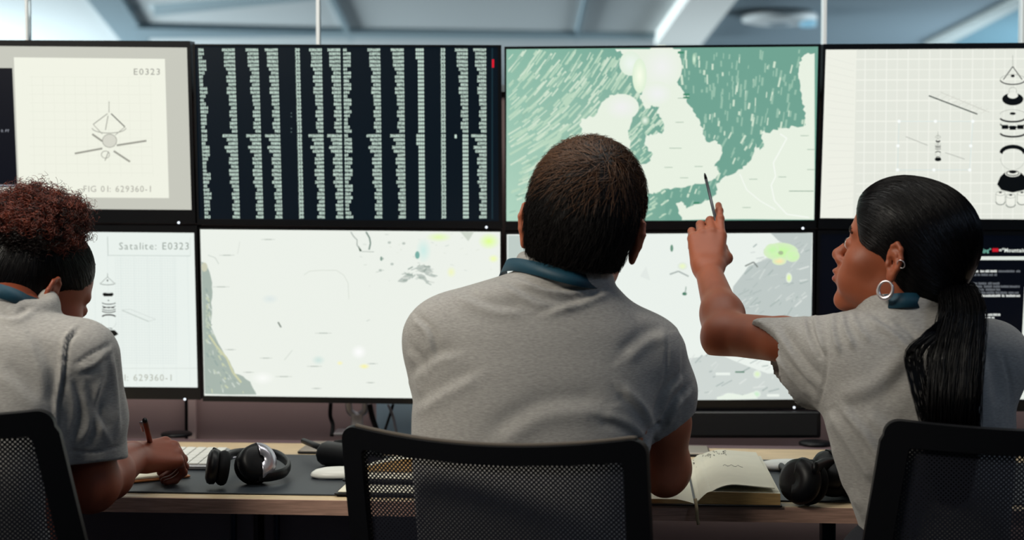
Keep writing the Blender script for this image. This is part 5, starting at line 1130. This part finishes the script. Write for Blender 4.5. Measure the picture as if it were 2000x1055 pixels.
# ---------------------------------------------------------------- THE WRITING WOMAN
def woman_left():
    SK = skin('deep_brown_skin', (132, 64, 40))
    def T(r, xl, xr, cy, b):
        a = P(xl, r, cy); c = P(xr, r, cy); return (a[2], (a[0]+c[0])/2, cy, (c[0]-a[0])/2, b)
    rows = [T(586, -62, 74, -.93, .066), T(606, -96, 96, -.935, .078), T(626, -140, 134, -.94, .090), T(656, -185, 168, -.95, .100), T(705, -215, 172, -.96, .105), T(770, -228, 160, -.97, .108),
            T(850, -230, 140, -.98, .108), T(940, -228, 128, -.985, .108), T(1060, -222, 122, -.99, .11), T(1150, -222, 124, -.99, .12), T(1210, -222, 124, -.99, .12)]
    H = Head(P(60, 578, -.83), -math.radians(42), -math.radians(20), .06, .97)
    Fh = Field(H.o-A(.17, .17, .20), H.o+A(.17, .17, .17), .0025); head_prims(Fh, H, True)
    nk = P(12, 612, -.905); Fh.add(cap(H.p(0, -.030, -.035), nk, .050, .052), .02); eq = ear_prims(Fh, H, 1, -.15, 1.02); ear_prims(Fh, H, -1)
    Vh, Qh = Fh.mesh()
    s0 = P(165, 708, -.955); e0 = P(180, 945, -.905); w0 = P(262, 893, -.655)
    Fa = Field(A(-.78, -1.02, .70), A(-.50, -.42, 1.15), .0026)
    Fa.add(cap(s0, e0, .036, .040), .01); Fa.add(ell(e0+A(-.004, -.01, -.006), (.034, .034, .034)), .02); md = e0*.66+w0*.34
    Fa.add(cap(e0, md, .038, .040), .02); Fa.add(cap(md, w0, .039, .0255), .02)
    W_, tips = hand_prims(Fa, w0, A(.62, .74, .02), A(.20, -.45, .84), -1, .98, [(.75, 1.15, .35), (.85, 1.25, .6), (.95, 1.3, .8), (1.0, 1.3, .8)],
        [(.014, .014, -.008), (.040, .044, -.022), (.050, .068, -.040), (.042, .086, -.056)], spread=(0, 0, 0, 0))
    Va, Qa = Fa.mesh()
    s1 = P(-170, 700, -.95); e1 = A(-1.06, -.78, .82); w1_ = A(-.86, -.60, .785)
    Fb = Field(A(-1.18, -1.02, .73), A(-.68, -.42, 1.14), .006); Fb.add(cap(s1, e1, .046, .036), .02); Fb.add(cap(e1, w1_, .036, .025), .02)
    hand_prims(Fb, w1_, A(.8, .5, -.05), A(0, 0, 1), 1, .95, [(.3, .4, .2)]*4, [(.016, .014, -.008), (.040, .045, -.016), (.048, .070, -.016), (.046, .092, -.016)]); Vb, Qb = Fb.mesh()
    Ft = Field(A(-1.02, -1.14, .5), A(-.58, -.80, 1.16), .008); Ft.add(loft(rows, grow=-.010), .01); Ft.add(cap(nk, nk+A(0, 0, -.04), .05), .02); Vt, Qt = Ft.mesh()
    pb = body('woman with curly red-brown bun bent over the desk writing in a notepad', [(Vh, Qh), (Va, Qa), (Vb, Qb), (Vt, Qt)], SK, A(-.80, -.98, .455))
    Fs = Field(A(-1.10, -1.16, .56), A(-.52, -.66, 1.16), .0040); Fs.add(loft(rows), .01)
    h0 = s0*.22+e0*.78; Fs.add(cap(s0+A(-.008, 0, .006), s0*.55+e0*.45, .062, .058), .04); Fs.add(cap(s0*.55+e0*.45, h0, .056, .052), .02); Fs.add(cap(h0, s0*.05+e0*.95, .052, .050), .02)
    Fs.add(cap(s1, s1*.5+e1*.5, .062, .052), .04)
    Fs.sub(cap(P(122, 900, -1.06), P(116, 730, -1.075), .010, .004), .010)
    Fs.sub(cap(s0*.3+e0*.7, e0*1.05-s0*.05, .046, .047), .003); cp = P(238, 897, -.92); Fs.cut(cp, A(.10, -.1, -1), near=cp+A(-.045, 0, -.045), rad=.125)
    Fs.sub(cap(H.p(0, -.02, -.05), P(10, 606, -.91), .054, .056), .004)
    ring = [P(14, 578, -.925)+A(.066*math.cos(a), .062*math.sin(a), -.014*math.cos(a)+.012*math.sin(a)) for a in np.linspace(0, 2*PI, 25)]
    for a, b in zip(ring[:-1], ring[1:]): Fs.add(cap(a, b, .0085), .014); Fs.add(cap(a+A(0, 0, -.012), b+A(0, 0, -.012), .0085), .014)
    V, Q = Fs.mesh(); V = folds(V, Fs.grad(V), [([(150, 640), (128, 670), (122, 730), (112, 800), (110, 860)], 5, .006, 1), ([(222, 668), (180, 690), (146, 712)], 3.2, .003, -1), ([(214, 690), (186, 716), (160, 726)], 7, .0035, 1), ([(205, 740), (190, 800), (214, 850)], 10, .004, 1), ([(170, 760), (180, 830), (160, 870)], 11, .0035, 1), ([(222, 690), (232, 760), (236, 830)], 7, .004, 1), ([(140, 742), (150, 800), (136, 860)], 9, .003, 1), ([(0, 616), (30, 622), (60, 606)], 8, .004, 1), ([(60, 660), (90, 720), (96, 800)], 18, .003, 1), ([(0, 720), (50, 760), (90, 800)], 20, .003, 1), ([(132, 881), (185, 884), (243, 868)], 2.5, .0022, -1)])
    so = mk('shirt', [(V, Q)], M_shirt, pb)
    ax_ = (e0-s0)/np.linalg.norm(e0-s0); u, w_ = frame_of(ax_); hc = P(184, 893, -.922)
    pts = [P(60, 720, -.83), P(95, 640, -.85), P(84, 604, -.90), P(50, 588, -.972), P(10, 572, -.995), P(-30, 566, -.99), P(-70, 580, -.94), P(-90, 640, -.87), P(-70, 720, -.84)]
    cv = spline(pts, 6); ctr = P(8, 590, -.91); nr = cv-ctr; nr[:, 2] = .35*np.linalg.norm(nr[:, :2], axis=1)
    mk('lanyard', [ribbon(cv, nr, .022, .0018)], M_teal, pb)
    for sx in (-1, 1):
        c = H.p(sx*.031, .0785, .0015); V, Q = lathe([(.0118*math.sin(a), -.0118*math.cos(a)) for a in np.linspace(.05, PI-.05, 12)], 18)[:2]
        mk('eyelid', [(np.asarray(V)*H.s+c, Q)], SK, pb)
    ec = H.p(*(eq(-.009, -.036, .009)+A(.006, 0, 0))); er = [xf(lathe([(.0035*math.sin(a)+.0002, -.0035*math.cos(a)) for a in np.linspace(0, PI, 8)], 12), place(ec+H.R@A(.002, dy, dz))) for dy, dz in ((0, .002), (.001, -.006), (-.001, -.012))]
    mk('gold_earring', er, M_gold, pb)
    HM = [mat('black_hair', (6, 5, 7), .38, **{'Specular IOR Level': .22}), mat('black_hair_sheen', (18, 13, 13), .32, **{'Specular IOR Level': .35})]
    Fc_ = Field(H.o-A(.17, .16, .14), H.o+A(.17, .16, .18), .0032)
    Fc_.add(H.ell((0, -.016, .047), (.076, .097, .086)), .01); Fc_.add(H.ell((0, .026, .055), (.062, .060, .060)), .03); Fc_.add(H.ell((0, -.050, .0), (.060, .056, .062)), .03)
    Fc_.add(H.cap((0, -.045, 0), (0, -.055, -.075), .048, .046), .02); Fc_.sub(H.ell((0, .142, -.024), (.13, .092, .104)), .008)
    for sx in (-1, 1): Fc_.sub(H.ell((sx*.088, .038, -.026), (.046, .054, .056)), .010)
    Fc_.sub(H.ell((0, .04, -.11), (.1, .09, .05)), .02)
    Vc, Qc = Fc_.mesh(); L_ = H.loc(Vc); bun = P(66, 434, -.86)
    def df(p): v = bun-p; return v/(np.linalg.norm(v, axis=1)[:, None]+1e-6)
    st = flow_hair(Fc_, pick(Vc, L_[:, 1] > -.2, 6000, 5), df, .06, 8, .0012, .05, seed=2)
    hp = mk('hair', [(Vc, Qc, 0), strands(st[:4500], .0005, 0), strands(st[4500:], .0005, 1)], HM, pb)
    # curly bun
    r = np.random.default_rng(12); N = 5200
    d = r.normal(0, 1, (N, 3)); d /= np.linalg.norm(d, axis=1)[:, None]; rx, ry, rz = .078, .072, .050
    lob = 1+.10*np.sin(d[:, 0]*5+1)*np.cos(d[:, 2]*6)+.06*np.sin(d[:, 1]*9+d[:, 0]*7); rr2 = (r.uniform(.45, 1.0, N)**.6)*lob
    base = bun+d*A(rx, ry, rz)*rr2[:, None]; m = 15; t_ = np.linspace(0, 1, m); ph = r.uniform(0, 2*PI, N); hr = r.uniform(.0030, .0058, N); Ln = r.uniform(.010, .030, N); tn = r.uniform(1.6, 3.2, N)
    ax = d+r.normal(0, .8, (N, 3)); ax /= np.linalg.norm(ax, axis=1)[:, None]; u1 = np.cross(ax, A(.2, .5, .8)); u1 /= np.linalg.norm(u1, axis=1)[:, None]; u2 = np.cross(ax, u1)
    aa = ph[:, None]+tn[:, None]*2*PI*t_; pth = base[:, None]+ax[:, None]*(Ln[:, None]*t_)[..., None]+(u1[:, None]*np.cos(aa)[..., None]+u2[:, None]*np.sin(aa)[..., None])*hr[:, None, None]
    core = ell_mesh(bun, (rx*.72, ry*.72, rz*.72))
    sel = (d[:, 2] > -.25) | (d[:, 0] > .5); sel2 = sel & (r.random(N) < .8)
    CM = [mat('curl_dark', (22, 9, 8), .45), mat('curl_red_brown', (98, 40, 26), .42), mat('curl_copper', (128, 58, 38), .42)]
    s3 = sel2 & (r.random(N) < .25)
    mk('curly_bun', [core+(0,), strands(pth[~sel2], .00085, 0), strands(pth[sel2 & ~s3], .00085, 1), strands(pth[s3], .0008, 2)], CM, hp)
    legs(pb, A(-.88, -.97, .53), A(-.72, -.97, .53), A(-.93, -.60, .52), A(-.68, -.60, .52), A(-.93, -.60, 0), A(-.68, -.60, 0), (-.80, -.97, .64))
    # pen
    tip = G(306, 918, DZ+.014); top = P(283, 822, -.70); d = (top-tip)/np.linalg.norm(top-tip)
    g0 = tips[0]; t = empty('ballpoint_pen', tip, 'copper and silver ballpoint pen in the writing hand', 'pen')
    mk('barrel', [tube([tip+d*.012, tip+d*.03, top-d*.004, top], [.0028, .0048, .0048, .0036], 12)], mat('copper', (120, 66, 48), .3, .8), t)
    mk('tip', [tube([tip, tip+d*.012], [.0006, .0028], 10)], M_silver, t)
    q0 = top+A(-.0065, -.004, -.002); mk('clip', [tube([top-d*.002, q0-d*.002, q0-d*.040], [.0014, .0020, .0018], 8, flat=1.4, up=(0, -1, 0))], M_silver, t)
    mk('cap_end', [tube([top-d*.002, top+d*.004], [.0048, .0040], 12)], M_black, t)
def ell_mesh(c, r, n=24):
    V = []; 
    for i in range(n+1):
        a = PI*i/n+.001*(i == 0)-.001*(i == n)
        for j in range(2*n): b = PI*j/n; V.append((c[0]+r[0]*math.sin(a)*math.cos(b), c[1]+r[1]*math.sin(a)*math.sin(b), c[2]-r[2]*math.cos(a)))
    m = 2*n; return (V, [(i*m+j, i*m+(j+1) % m, (i+1)*m+(j+1) % m, (i+1)*m+j) for i in range(n) for j in range(m)])

woman_left()
